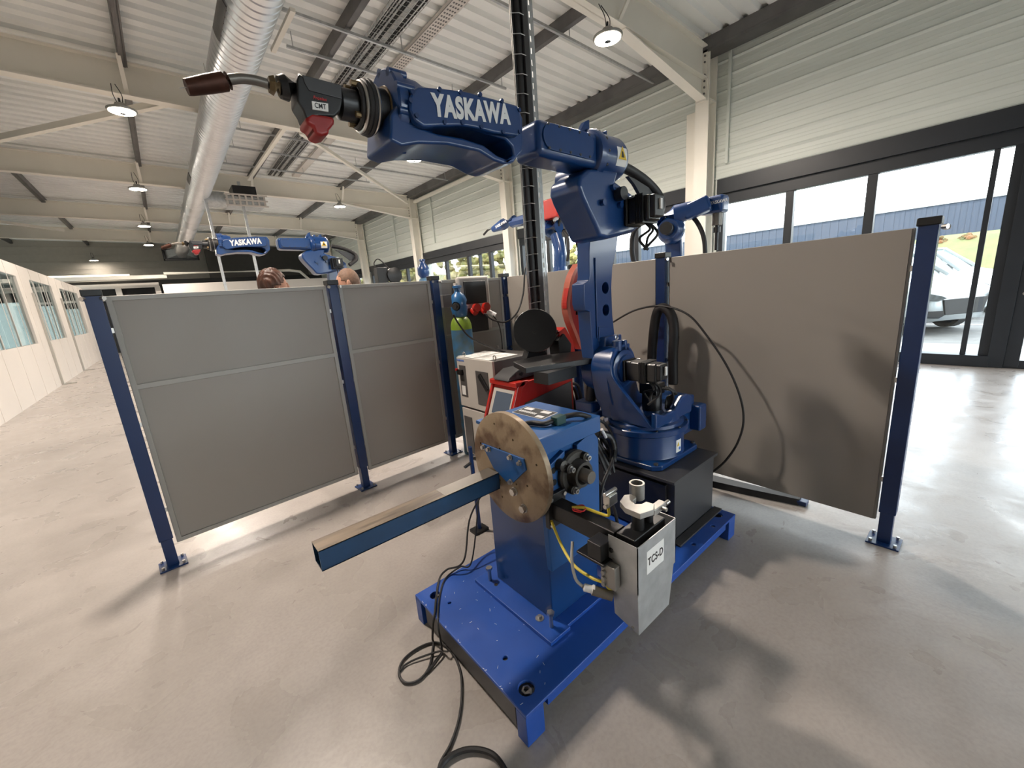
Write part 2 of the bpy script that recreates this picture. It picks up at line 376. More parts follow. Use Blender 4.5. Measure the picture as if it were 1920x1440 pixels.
# left office partition with window bands
T = MB()
zt, z0, z1 = 3.28, 1.26, 2.97
T.box(XL-.1, XL, -6.9, 27.9, z1, zt); T.box(XL-.1, XL, -6.9, 27.9, 0, z0)
ops = [(5.2, 9.2), (10.6, 16.08), (17.4, 20.32), (21.73, 25.7)]
prev = -6.9
for a, c in ops: T.box(XL-.1, XL, prev, a, z0, z1); prev = c
T.box(XL-.1, XL, prev, 27.9, z0, z1)
part = T.build('wall_partition', 'white'); struct(part); ORG[part.name] = V((0, 0, 0))
T = MB()
for k in range(28): yy = -5.5+k*1.22; T.box(XL-.001, XL+.006, yy-.012, yy+.012, 0, zt)
T.build('panel_joint', 'white', part)
T = MB()
for yy in (17.2, 21.3): T.box(XL, XL+.05, yy-.04, yy+.04, 0, 2.6); T.box(XL, XL+.3, yy-.02, yy+.02, 0.0, .03)
T.build('door_post', 'fence_frame', part)
for i, (a, c) in enumerate(ops):
    T = MB(); T.box(XL-.06, XL-.05, a, c, z0, z1); g = T.build('pane', 'office_glass', part)
    T = MB()
    for k in range(1, 4): yy = a+(c-a)*k/4; T.box(XL-.07, XL-.04, yy-.012, yy+.012, z0, z1)
    T.build('glazing_bar', 'white', part)
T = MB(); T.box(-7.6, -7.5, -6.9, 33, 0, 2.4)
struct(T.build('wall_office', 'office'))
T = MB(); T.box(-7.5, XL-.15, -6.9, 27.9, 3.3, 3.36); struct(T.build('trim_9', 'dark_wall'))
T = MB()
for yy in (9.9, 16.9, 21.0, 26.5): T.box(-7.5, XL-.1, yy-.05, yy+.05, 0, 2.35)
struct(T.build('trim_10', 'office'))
# the white partition near the back and beams above it
struct(MB().box(.3, 8.9, 27.3, 27.45, 0, 3.3).build('wall_rear', 'white'))
T = MB(); T.box(-5.9, .6, 29.0, 29.2, 3.72, 3.9); T.tube([(.5, 29.0, 3.95), (6.6, 29.0, 3.95), (7.2, 29.0, 3.85), (7.7, 29, 3.3)], .08)
struct(T.build('trim_11', 'cream'))
struct(MB().box(-13.9, 8.9, 30.5, 30.7, 0, 3.75).build('trim_12', 'void'))  # black slab painted as the unlit openings at the back
T = MB(); T.box(-13.9, .2, 30.3, 30.5, 3.35, 3.6)
for x in (-10, -7, -4.4, -1.5, .1): T.box(x-.12, x+.12, 30.25, 30.5, 0, 3.4)
T.box(-13.9, .1, 30.3, 30.5, 2.75, 2.85)
struct(T.build('trim_13', 'white'))
struct(MB().box(-6.5, -.9, 30.1, 30.28, 3.95, 4.06).build('trim_14', 'led_off'))

# ------------------------------------------------------------------ steel frame
def ibeam_y(y, lab, i):
    t = thing('roof_beam', (0, y, 5.5), lab, 'beam', 'cream roof beams')
    fw = .1
    def ply(T, x0, x1, za, zb, h, w):
        T.hexa([(x0, y-w, za(x0)), (x1, y-w, za(x1)), (x1, y+w, za(x1)), (x0, y+w, za(x0)), (x0, y-w, za(x0)+h), (x1, y-w, za(x1)+h), (x1, y+w, za(x1)+h), (x0, y+w, za(x0)+h)])
    zb = lambda x: 5.5+zr(x); ztop = lambda x: 6.02+zr(x)
    T = MB(); ply(T, -13.5, 8.75, zb, None, .02, fw); ply(T, -13.5, 8.75, ztop, None, .02, fw)
    T.hexa([(-13.5, y-.008, zb(-13.5)), (8.75, y-.008, zb(8.75)), (8.75, y+.008, zb(8.75)), (-13.5, y+.008, zb(-13.5)), (-13.5, y-.008, ztop(-13.5)), (8.75, y-.008, ztop(8.75)), (8.75, y+.008, ztop(8.75)), (-13.5, y+.008, ztop(-13.5))])
    T.build('beam_section', 'cream', t)
    T = MB(); xa, xb = 6.1, 8.75; h0, h1 = zb(xa), 4.93
    T.hexa([(xa, y-.09, h0-.02), (xb, y-.09, h1), (xb, y+.09, h1), (xa, y+.09, h0-.02), (xa, y-.09, h0), (xb, y-.09, h1+.02), (xb, y+.09, h1+.02), (xa, y+.09, h0)])
    T.prism([(xa, y-.007, h0), (xb, y-.007, h1+.02), (xb, y-.007, zb(xb))], (0, .014, 0))
    T.build('haunch', 'cream', t)
    T = MB(); T.box(8.72, 8.75, y-.1, y+.1, 4.9, 6.0)
    T.build('end_plate', 'cream', t)
    T = MB()
    for k in range(9):
        if k == 4: continue
        z = 5.02+k*.105
        for s in (-1, 1): T.cyl((8.7, y+s*.055, z), (8.725, y+s*.055, z), .018, 6)
    T.build('bolt', 'purlin', t)
    for x in (.32, 3.1, 6.0):
        T = MB(); T.bar((x, y-.02, zb(x)+.03), (x, y-.42, 6.0+zr(x)), .06, .03); T.build('fly_brace', 'cream', t)
    return t
ords = ['over the window wall door side, nearest the camera', 'second from the camera, behind the welding torch', 'third from the camera', 'fourth from the camera', 'fifth from the camera', 'farthest from the camera']
for i, y in enumerate(COLY):
    if i == 0: lab = 'cream steel roof beam over the camera, out of view'
    else: lab = 'cream steel roof beam with haunch, ' + ['', 'nearest one, beside the round lamp at top right', 'second in depth, passing behind the welding torch', 'third in depth along the hall', 'fourth in depth along the hall', 'deepest one before the back wall'][i]
    if i == 0: continue
    ibeam_y(y, lab, i)
for i, y in enumerate(COLY[1:]):
    lab = 'cream steel column at the window wall, ' + ['nearest, behind the big grey fence panel', 'second, left of the hanging red wire feeder', 'third, above the corner of the fence', 'fourth, behind the head with cropped hair', 'deepest of the five'][i]
    t = thing('steel_column', (8.9, y, 0), lab, 'column', 'cream columns along the window wall')
    T = MB(); T.box(8.75, 8.775, y-.13, y+.13, 0, 6.0); T.box(9.06, 9.085, y-.13, y+.13, 0, 6.0); T.box(8.775, 9.06, y-.008, y+.008, 0, 6.0)
    T.box(8.775, 9.06, y-.13, y+.13, 4.92, 4.94); T.box(8.775, 9.06, y-.13, y+.13, 5.96, 5.98)
    T.build('column_section', 'cream', t)
    MB().box(8.98, 9.15, y+.14, y+.42, 0, 4.86).build('boxed_casing', 'cream', t, bevel=.005, seg=1)
# purlins
for i, x in enumerate((-8.1, -5.3, -2.45, .32, 3.1, 6.02, 8.72)):
    lab = 'dark galvanised purlin under the roof deck, ' + ['far over the offices', 'over the office partition', 'left of the duct above the partition', 'just left of the round duct', 'beside the black cable trays', 'crossing above the blue arm', 'along the top of the window wall'][i]
    T = MB(); z = 5.97+zr(x)
    T.box(x-.004, x+.004, -6.9, YB, z, z+.2); T.box(x, x+.075, -6.9, YB, z, z+.006); T.box(x, x+.075, -6.9, YB, z+.192, z+.2); T.box(x+.069, x+.075, -6.9, YB, z, z+.03)
    if i == 6: T.box(x, x+.35, -6.9, YB, z-.04, z+.2)
    else: T.box(x, x+.1, -6.9, YB, z+.006, z+.19)
    tag(T.build('roof_purlin', 'purlin'), lab, 'purlin', 'purlins under the roof deck')
# bracing tubes
def brace(a, c, lab, w=.08):
    tag(MB().bar(a, c, w, w).build('bracing_tube', 'cream'), lab, 'brace')
brace(at(-260, 315, Y=16.2), (.9, 10.45, 5.55), 'cream diagonal roof brace running left from behind the duct', .11)
brace((3.15, 10.5, 5.42), (8.6, 16.3, 5.5), 'cream diagonal roof brace running from below the red torch box to the third column')
brace((8.95, 16.3, 5.55), (8.95, 10.5, 5.55), 'cream horizontal eave tube between second and third columns', .1)
brace(at(-150, 395, Y=24), at(120, 432, Y=25.5), 'cream short roof brace at far left above the office partition', .09)
tag(MB().bar(at(549, 18, Z=5.72), at(512, 96, Z=5.72), .07, .05).build('tie_bar', 'cream'), 'short cream tie bar beside the round duct, near the top edge', 'brace')
tag(MB().bar(at(538, 233, Z=5.72), at(466, 337, Z=5.72), .09, .06).build('tie_bar', 'cream'), 'longer cream tie bar left of the cable tray, between second and third beams', 'brace')
# conduits on the window wall
for p0, p1, xx, lab in (((1371, 70), (1366, 305), XW-.05, 'white vertical conduit on cladding beside nearest column'), ((1070, 210), (1070, 255), XW-.05, 'grey conduit on cladding above the blue arm'), ((805, 365), (817, 455), XW-.05, 'grey conduit on cladding left of second column'), ((735, 400), (745, 475), XW-.05, 'grey conduit on cladding left of third column')):
    a = at(*p0, X=xx); c = at(*p1, X=xx); c.y = a.y
    tag(MB().bar(a, c, .05, .04).build('wall_conduit', 'wallpanel' if xx else 'galv'), lab, 'conduit')

# high bay lamps
def lamp(x, y, z, lab, power=1):
    t = thing('high_bay_lamp', (x, y, z), lab, 'lamp', 'round high bay lamps')
    MB().lathe((x, y, z), (0, 0, 1), [(0, .19), (.015, .2), (.03, .2), (.045, .17), (.07, .09), (.12, .07), (.13, .02)]).build('housing', 'alu', t, smooth=True)
    MB().cyl((x, y, z-.004), (x, y, z), .175, 32).build('lens', 'led', t)
    MB().cyl((x, y, z-.034), (x, y, z-.004), .045, 12).build('sensor', 'black', t)
    zt_ = 5.5+zr(x)
    T = MB(); T.tube(smooth_path([(x-.03, y, z+.12), (x-.06, y, z+.25), (x-.05, y+.1, zt_)], 5), .006, 6); T.tube(smooth_path([(x+.03, y, z+.12), (x+.05, y, z+.25), (x, y+.1, zt_)], 5), .006, 6)
    T.cyl((x, y, z+.12), (x, y, z+.2), .015, 8)
    T.build('hanging_cable', 'rubber', t)
    l = bpy.data.lights.new('lamp_light', 'AREA'); l.shape = 'DISK'; l.size = .34; l.energy = 150*power; l.color = (1.0, .88, .77)
    o = bpy.data.objects.new('lamp_light', l); COL.objects.link(o); o.location = (0, 0, -.02); o.parent = t
LZ = 5.06
for (x, y), lab in {(5.42, 3.92): 'glowing round high bay lamp at top right under the nearest beam', (.18, 9.8): 'glowing round high bay lamp left of the round duct, nearest of that row',
        (5.4, 9.6): 'round high bay lamp just below the blue wrist of the front robot', (.19, 15.2): 'second glowing lamp left of the duct', (5.4, 15.1): 'round lamp above the rear robot elbow',
        (.16, 21.0): 'third glowing lamp left of the duct', (.18, 26.2): 'fourth glowing lamp left of the duct', (-2.3, 33.2): 'small lamp hanging far off before the back wall',
        (.18, 3.95): 'high bay lamp above the grey fence, over the camera'}.items():
    lamp(x, y, LZ+(zr(x)), lab, .12 if y > 30 else 1)

# spiral duct
t = thing('spiral_duct', (1.6, 5, 5.0), 'big round silver spiral ventilation duct running the length of the hall', 'duct')
xd, zd, R = 1.50, 5.12, .285
pr_ = [(-12, R)]; y = -7
prf = []
n = 0
while y < 16.5:
    prf += [(y, R), (y+.095, R), (y+.105, R-.012), (y+.12, R-.012), (y+.13, R)]; y += .135
while y < 29.6:
    prf += [(y, R), (y+1.1, R), (y+1.12, R+.012), (y+1.16, R+.012), (y+1.18, R)]; y += 1.2
MB().lathe((xd, 0, zd), (0, 1, 0), prf, 48).build('duct_tube', 'duct', t, smooth=True)
def curved_patch(y0, y1, a0, a1, r):
    T = MB(); n = 10; g = []
    for i in range(n+1):
        a = a0+(a1-a0)*i/n; g.append([T.b.verts.new((xd+math.cos(a)*rr, yy, zd+math.sin(a)*rr)) for yy in (y0, y1) for rr in (r-.02, r)])
    for p, q in zip(g, g[1:]):
        for f in ((0, 2, 3, 1),): T.b.faces.new([p[1], q[1], q[3], p[3]]); T.b.faces.new([p[0], q[0], q[1], p[1]]); T.b.faces.new([p[2], q[2], q[3], p[3]]); T.b.faces.new([p[0], q[0], q[2], p[2]])
    for p in (g[0], g[-1]): T.b.faces.new([p[0], p[1], p[3], p[2]])
    return T
curved_patch(6.0, 6.75, pi*1.0, pi*1.16, R+.013).build('access_hatch', 'purlin', t)
curved_patch(13.4, 14.1, pi*1.0, pi*1.14, R+.013).build('access_hatch', 'purlin', t)
MB().hexa([(1.25, 29.55, 4.95), (1.75, 29.55, 4.95), (2.2, 30.1, 4.8), (.75, 30.1, 4.8), (1.25, 29.55, 5.3), (1.75, 29.55, 5.3), (2.2, 30.1, 5.26), (.75, 30.1, 5.26)]).build('end_diffuser', 'galv', t)
T = MB(); T.box(.68, 2.27, 29.95, 30.12, 4.72, 4.8); T.box(.68, 2.27, 29.95, 30.12, 5.26, 5.34); T.box(.68, .75, 29.95, 30.12, 4.72, 5.34); T.box(2.2, 2.27, 29.95, 30.12, 4.72, 5.34)
T.build('outlet_frame', 'black', t)
T = MB()
for yy in (3.9, 9.9, 16.0, 22.0): T.tube([(xd, yy, zd+R), (xd, yy, 6.1)], .006, 6)
T.build('hanger', 'steel', t)

# strut rails hanging under the deck
for i, (y, xa, xb) in enumerate(((5.3, 3.6, 8.9), (7.2, 1.75, 6.4), (8.1, 2.45, 8.9), (12.1, 2.2, 8.8), (13.4, 2.2, 8.8), (14.9, 2.2, 6.5))):
    T = MB(); z = 5.905
    T.hexa([(xa, y-.02, z+zr(xa)), (xb, y-.02, z+zr(xb)), (xb, y+.02, z+zr(xb)), (xa, y+.02, z+zr(xa)), (xa, y-.02, z+zr(xa)+.04), (xb, y-.02, z+zr(xb)+.04), (xb, y+.02, z+zr(xb)+.04), (xa, y+.02, z+zr(xa)+.04)])
    for x in (xa+.1, (xa+xb)/2, xb-.1): T.bar((x, y, z+zr(x)+.03), (x, y, 6.17+zr(x)), .012, .012)
    tag(T.build('strut_rail', 'galv'), 'thin galvanised strut rail across the roof, number %s in depth' % ['one, above the round lamp', 'two, crossing both cable trays', 'three, just behind rail two', 'four, below the second beam', 'five, behind rail four', 'six, deepest'][i], 'rail', 'galvanised strut rails')
# wire cable trays with black cables
def wire_tray(x0, x1, y0, y1, z, lab, cables):
    t = thing('wire_cable_tray', ((x0+x1)/2, y0, z), lab, 'cable tray')
    T = MB(); n = 6
    for i in range(n+1): x = x0+(x1-x0)*i/n; T.bar((x, y0, z), (x, y1, z), .006, .006)
    for x in (x0, x1): T.bar((x, y0, z+.06), (x, y1, z+.06), .006, .006)
    y = y0
    while y < y1: T.bar((x0, y, z), (x1, y, z), .006, .006); T.bar((x0, y, z), (x0, y, z+.06), .005, .005); T.bar((x1, y, z), (x1, y, z+.06), .005, .005); y += .12
    T.build('wire_mesh', 'steel', t)
    for cx, w in cables:
        T = MB()
        for k in range(4): xx = cx+(k-1.5)*w/3; T.tube(smooth_path([(xx+random.uniform(-.012, .012), y0+(y1-y0)*j/9, z+.018+random.uniform(0, .015)) for j in range(10)], 3), .011, 6)
        T.build('cable_bundle', 'rubber', t)
wire_tray(3.55, 4.0, 3.5, 16.2, 5.965, 'wire mesh tray with black cables under the roof, between duct and blue arm', [(3.63, .08), (3.76, .03), (3.93, .08)])
T = MB(); T.box(4.28, 4.5, 2.5, 16.0, 5.965, 5.97); T.box(4.28, 4.284, 2.5, 16, 5.965, 6.025); T.box(4.496, 4.5, 2.5, 16, 5.965, 6.025)
tr = T.build('perforated_tray', 'white'); ORG[tr.name] = V((0, 0, 0)); tag(tr, 'white perforated cable tray beside the black cable tray', 'cable tray')
T = MB(); y = 4.0
while y < 11.0:
    for k in range(4): T.box(4.31+k*.045, 4.335+k*.045, y, y+.035, 5.962, 5.9651)
    y += .09
s_ = T.build('perforation', 'purlin', tr); s_['kind'] = 'stuff'
# ceiling unit
t = thing('ceiling_heater', (3.5, 16.0, 5.2), 'white and silver caged ceiling unit above the rear robot arm', 'ceiling unit')
c0 = at(462, 378, Y=15.0); x, y, z = c0
T = MB(); T.box(x-.5, x+.5, y-.1, y+.8, z-.12, z+.14); T.build('cage', 'galv', t, bevel=.05, seg=2)
T = MB()
for k in range(7): T.box(x-.52+k*.16, x-.47+k*.16, y-.13, y-.09, z-.16, z+.18)
for k in range(3): T.box(x-.55, x+.55, y-.14, y-.1, z-.16+k*.15, z-.12+k*.15)
T.build('grille', 'white', t)
MB().box(x-.3, x+.3, y-.08, y+.6, z-.1, z+.42).build('motor_block', 'black', t)
MB().cyl((x-1.0, y+.2, z+.05), (x-.5, y+.2, z+.05), .22).build('fan_pipe', 'galv', t, smooth=True)
# two slim drop poles beside rear robot
for (pa, pb, lab) in (((459, 400), (486, 545), 'slim galvanised drop pole from the ceiling unit, right of its twin'), ((405, 460), (428, 545), 'slim galvanised drop pole left of the ceiling unit')):
    a = at(*pa, Y=15.0); c = at(*pb, Y=15.0); c.x = a.x; zt2 = 5.4
    tag(MB().box(a.x-.035, a.x+.035, 14.97, 15.03, 0, zt2).build('drop_pole', 'galv'), lab, 'pole')

# ------------------------------------------------------------------ vertical cable ladder by the controller
bx = at(1012, 600, Y=2.75); x0 = bx.x; y0 = 2.75
t = thing('cable_riser', (x0, y0, 0), 'tall black cable riser with slotted steel channel standing behind the wire drum', 'cable riser')
MB().tube(smooth_path([(x0-.03+.006*math.sin(k*1.3), y0+.03, .2+k*.6) for k in range(11)], 4), .035, 10).build('cable_bundle', 'rubber', t, smooth=True)
MB().tube(smooth_path([(x0-.075+.004*math.sin(k*1.7), y0+.03, .2+k*.6) for k in range(11)], 4), .016, 8).build('cable_bundle', 'rubber', t, smooth=True)
cut = MB(); z = .3
while z < 6.1: cut.box(x0+.075, x0+.089, y0-.1, y0+.1, z, z+.045); z += .085
MB().box(x0+.06, x0+.105, y0-.012, y0-.008, 0, 6.15).build('slotted_channel', 'galv', t, cut=cut)
T = MB(); T.box(x0+.0, x0+.055, y0-.02, y0+.03, 0, 6.15); T.build('channel_side', 'dark_grey', t)
MB().box(x0+.11, x0+.125, y0-.01, y0+.03, 0, 6.15).build('channel_edge', 'galv', t)
T = MB()
for xx in (x0-.12, x0-.105): T.cyl((xx, y0+.0, .3), (xx, y0, 6.15), .003, 6)
z = .4
while z < 6.1:
    T.tube([(x0-.12, y0, z), (x0-.05, y0-.03, z+.01), (x0+.0, y0-.03, z+.01)], .003, 5); z += .14
T.build('wire_guard', 'steel', t)

# ------------------------------------------------------------------ fence
PH = 1.84
posts = [((-.29, 3.45), 'left end post of the grey fence, leaning outermost at left'), ((1.10, 3.56), 'post between the two left panels'), ((2.08, 3.61), 'post left of the gas bottle'),
         ((3.05, 3.70), 'corner post right of the socket box'), ((3.07, 2.65), 'post behind the red welding source'), ((3.06, 1.74), 'post carrying the hanging black hose, behind the robot'), ((3.03, .27), 'right end post nearest the camera')]
def yawto(a, c): return math.atan2(c[1]-a[1], c[0]-a[0])
for i, ((x, y), lab) in enumerate(posts):
    t = thing('fence_post', (x, y, 0), 'dark blue square fence post, ' + lab, 'post', 'dark blue fence posts')
    t.rotation_euler.z = yawto(posts[0][0], posts[2][0]) if i < 3 else 0
    w = .038
    MB().box(x-w, x+w, y-w, y+w, .2, PH-.03).build('post_tube', 'post_blue', t, bevel=.004, seg=2)
    MB().box(x-w*.82, x+w*.82, y-w*.82, y+w*.82, .008, .21).build('post_foot', 'post_blue', t, bevel=.003, seg=1)
    MB().box(x-.075, x+.075, y-.075, y+.075, 0, .01).build('base_plate', 'post_blue', t, bevel=.002, seg=1)
    MB().box(x-w-.008, x+w+.008, y-w-.008, y+w+.008, PH-.035, PH+.005).build('cap', 'black', t, bevel=.006)
    T = MB()
    for sx, sy in ((-1, -1), (1, 1), (-1, 1), (1, -1)): T.cyl((x+sx*.055, y+sy*.055, .01), (x+sx*.055, y+sy*.055, .028), .009, 6)
    for sx in (-1, 1): T.cyl((x+sx*(w+.0), y-w-.012, PH-.05), (x+sx*(w+.01), y-w-.03, PH-.05), .012, 8)
    T.build('bolt', 'steel', t)
def panel(i, j, lab, framed=True, z0=.15, z1=1.80, mid=None, side=0):
    (xa, ya), (xb, yb) = posts[i][0], posts[j][0]
    a, c = V((xa, ya, 0)), V((xb, yb, 0)); d = (c-a).normalized(); nrm = V((d.y, -d.x, 0))
    a = a+d*.05; c = c-d*.05
    t = thing('fence_screen', (a.x, a.y, 0), lab, 'screen', 'grey fence panels')
    up = V((0, 0, 1))
    def bar(T, p, q, w=.03, h=.03): T.bar(p, q, w, h)
    T = MB(); mm = (a+c)/2
    p0, p1 = a+d*.012, c-d*.012
    T.hexa([p0-nrm*.003+up*z0, p1-nrm*.003+up*z0, p1+nrm*.003+up*z0, p0+nrm*.003+up*z0, p0-nrm*.003+up*z1, p1-nrm*.003+up*z1, p1+nrm*.003+up*z1, p0+nrm*.003+up*z1])
    T.build('sheet', 'fence', t)
    off = V((0, 0, 0)) if framed else -nrm*.02
    T = MB()
    T.bar(a+up*(z1-.012)+off, c+up*(z1-.012)+off, .03, .03); T.bar(a+up*(z0+.012)+off, c+up*(z0+.012)+off, .03, .03)
    T.bar(a+d*.015+up*z0+off, a+d*.015+up*z1+off, .03, .03); T.bar(c-d*.015+up*z0+off, c-d*.015+up*z1+off, .03, .03)
    T.build('frame', 'fence_frame', t, bevel=.003, seg=1)
    if mid: MB().bar(a+up*mid+off, c+up*mid+off, .03, .034).build('middle_rail', 'fence_frame', t, bevel=.003, seg=1)
    T = MB()
    for z in (.4, 1.0, 1.6):
        for p, s in ((a, -1), (c, 1)): T.bar(p+up*z, p+d*s*.02+up*z, .02, .03)
    T.build('clamp', 'steel', t)
panel(0, 1, 'grey sheet fence panel with middle rail, widest one at the left', True, mid=1.24)
panel(1, 2, 'narrower grey fence panel with middle rail, between left posts two and three', True, mid=1.24)
panel(2, 3, 'grey fence panel behind the gas bottle and socket box', True, mid=1.24)
panel(3, 4, 'light beige fence panel behind the cable riser', False)
panel(4, 5, 'beige fence panel behind the blue robot', False)
panel(5, 6, 'large plain beige fence panel at right, hose shadows on it', False, z0=.13)

# ------------------------------------------------------------------ blue base frame under the robot
t = thing('robot_base_frame', (1.6, 1.35, 0), 'blue painted steel base platform on the floor carrying robot and positioner', 'base frame')
x0, x1, y0, y1 = .70, 2.52, .92, 1.78
cut = MB()
for (x, y, r) in ((.775, 1.70, .026), (.775, 1.0, .032), (2.44, 1.0, .03), (2.44, 1.70, .03), (.80, 1.60, .008), (.80, 1.16, .011), (2.3, .965, .012), (2.05, .965, .012)): cut.cyl((x, y, .0), (x, y, .3), r, 20)
MB().box(x0, x1, y0, y1, .135, .15).build('deck_plate', 'blue_plate', t, bevel=.004, cut=cut)
for (x, y) in ((x0+.03, y0+.03), (x0+.03, y1-.03), (x1-.06, y0+.03), (x1-.06, y1-.03)):
    MB().box(x-.03, x+.06, y-.03+.002, y+.03, 0, .1355).build('foot', 'blue_plate', t, bevel=.003)
for ya in (y0+.01, y1-.03): MB().box(x0+.12, x1-.12, ya, ya+.02, .09, .1355).build('side_rail', 'blue_plate', t)
MB().box(x0+.012, x0+.5, y0+.08, y1-.08, .02, .1355).build('inner_panel', 'dark_grey', t); MB().box(x1-.02, x1-.012, y0+.08, y1-.08, .02, .1355).build('inner_panel', 'dark_grey', t)
T = MB(); T.lathe((.775, 1.0, .10), (0, 0, 1), [(0, .02), (.042, .02), (.044, .012), (.034, .010)], 6); T.build('levelling_screw', 'steel', t)
T = MB()
for _ in range(26):
    x, y = random.uniform(.72, 1.0), random.uniform(.95, 1.7); a = random.uniform(0, pi); l = random.uniform(.002, .014)
    T.bar((x, y, .1502), (x+math.cos(a)*l, y+math.sin(a)*l, .1502), .0014, .0006)
for k in range(12):
    y = random.uniform(.95, 1.7); T.bar((.703, y, .1502), (.703+random.uniform(.002, .008), y+random.uniform(-.01, .02), .1502), .0016, .0006)
s_ = T.build('scratch', 'letter', t); s_['kind'] = 'stuff'

# ------------------------------------------------------------------ positioner
ts = thing('weld_positioner', (1.22, 1.35, .15), 'blue welding positioner with round rusty face plate, in front of the robot', 'positioner')
PX0, PX1, PY0, PY1 = 1.07, 1.40, 1.12, 1.55
MB().box(PX0, PX1, PY0+.02, PY1, .168, .80).build('column', 'blue', ts, bevel=.006)
T = MB(); T.box(.975, 1.10, 1.06, 1.625, .15, .17); T.box(1.08, 1.45, 1.075, 1.61, .15, .168); T.build('mounting_plate', 'blue_plate', ts, bevel=.003)
for (x, y, h) in ((1.03, 1.56, .065), (1.04, 1.12, .065)):
    T = MB(); T.cyl((x, y, .168), (x, y, .17+h), .009, 12); T.cyl((x, y, .17+h), (x, y, .182+h), .018, 6); T.build('hex_bolt', 'steel', ts)
T = MB(); T.cyl((1.035, 1.19, .17), (1.035, 1.19, .173), .02, 20); T.cyl((1.035, 1.19, .173), (1.035, 1.19, .186), .010, 6); T.build('washer_screw', 'steel', ts, smooth=True)
T = MB(); T.cyl((1.03, 1.51, .1695), (1.03, 1.51, .1705), .010, 16); T.build('bolt_hole', 'void', ts)
# head housing
MB().box(1.035, 1.42, 1.15, 1.52, .78, 1.05).build('head_housing', 'light_blue', ts, bevel=.012)
T = MB(); T.box(1.03, 1.43, 1.125, 1.545, 1.045, 1.062); T.box(1.03, 1.43, 1.118, 1.13, .985, 1.062); T.build('cover_plate', 'light_blue', ts, bevel=.004)
# side plate towards the viewer
side = [(1.07, .43), (1.41, .43), (1.42, .95), (1.38, 1.00), (1.27, .965), (1.27, .93), (1.19, .93), (1.19, .965), (1.10, .93), (1.06, .88), (1.06, .66)]
MB().prism([(x, 1.125, z) for x, z in side], (0, .03, 0)).build('side_plate', 'light_blue', ts, bevel=.004)
for z in (.90, .845, .79): MB().cyl((1.115, 1.1235, z), (1.115, 1.128, z), .014, 18).build('side_hole', 'void', ts)
# bearing flange
bc = V((1.235, 1.11, .855))
flange = MB(); flange.lathe(bc+V((0, .02, 0)), (0, -1, 0), [(0, .098), (.02, .098), (.028, .09), (.03, .066), (.055, .058), (.07, .056), (.07, .043), (.03, .040)], 40)
fl = flange.build('bearing_flange', 'cast', ts, smooth=True)
for a in (45, 135, 225, 315):
    a = math.radians(a+10); p = bc+V((math.cos(a)*.076, -.03, math.sin(a)*.076)); MB().cyl(p+V((0, .03, 0)), p, .021, 16).build('flange_ear', 'cast', fl, bevel=.004)
for a in (45, 135, 225, 315):
    a = math.radians(a+10); p = bc+V((math.cos(a)*.076, -.03, math.sin(a)*.076))
    T = MB(); T.lathe(p, (0, -1, 0), [(0, .0145), (.004, .0145), (.004, .011), (.018, .011), (.018, .006), (.010, .006)], 14); T.build('socket_screw', 'steel', fl, smooth=True)
MB().lathe(bc, (0, -1, 0), [(0, .03), (.085, .03), (.09, .027)], 28).build('shaft_end', 'tube_grey', ts, smooth=True)
T = MB(); T.lathe((1.15, 1.125, .915), (0, -1, 0), [(0, .027), (.03, .024), (.035, .01), (.03, .008)], 18); T.build('bumper', 'cast', ts, smooth=True)
# label plate on top, white sticker, cable clamp
c4 = [at(x, y, Z=1.0625) for x, y in ((960, 773), (988, 762), (1046, 774), (1017, 787))]
def q4(u, v, z): p = c4[0]*(1-u)*(1-v)+c4[1]*(1-u)*v+c4[2]*u*v+c4[3]*u*(1-v); return V((p.x, p.y, z))
def fld(T, u0, u1, v0, v1, z0, z1): T.prism([q4(u0, v0, z0), q4(u1, v0, z0), q4(u1, v1, z0), q4(u0, v1, z0)], (0, 0, z1-z0)); return T
lp = fld(MB(), 0, 1, 0, 1, 1.0625, 1.0635).build('name_plate', 'letter', ts)
fld(MB(), .02, .98, .03, .97, 1.0635, 1.0642).build('plate_print', 'letter_black', lp)
for f in ((.08, .34, .62, .88), (.62, .88, .62, .88), (.72, .93, .08, .3)): fld(MB(), *f, 1.0642, 1.065).build('print_field', 'letter', lp)
T = MB()
for k in range(9): fld(T, .08+k*.062, .12+k*.062, .28, .46, 1.0642, 1.065)
T.build('print_line', 'letter', lp)
MB().prism([at(x, y, Z=1.0625) for x, y in ((941, 783), (949, 773), (967, 779), (954, 790))], (0, 0, .001)).build('paper_sticker', 'paper', ts)
pcl = at(1047, 787, Z=1.08); T = MB(); T.box(pcl.x-.03, pcl.x+.03, pcl.y-.02, pcl.y+.02, 1.06, 1.10); T.build('cable_clamp', 'dark_green', ts, bevel=.005)
cb = tag(MB().tube(smooth_path([at(975, 805, Z=1.055), at(985, 795, Z=1.074), at(1000, 793, Z=1.076), at(1020, 795, Z=1.076), at(1037, 789, Z=1.08), at(1060, 781, Z=1.084), at(1085, 777, Z=1.09), at(1105, 782, Z=1.06)], 8), .0115, 12).build('power_cable', 'rubber', smooth=True), 'thick black cable lying over the positioner top through a dark green clamp', 'cable')
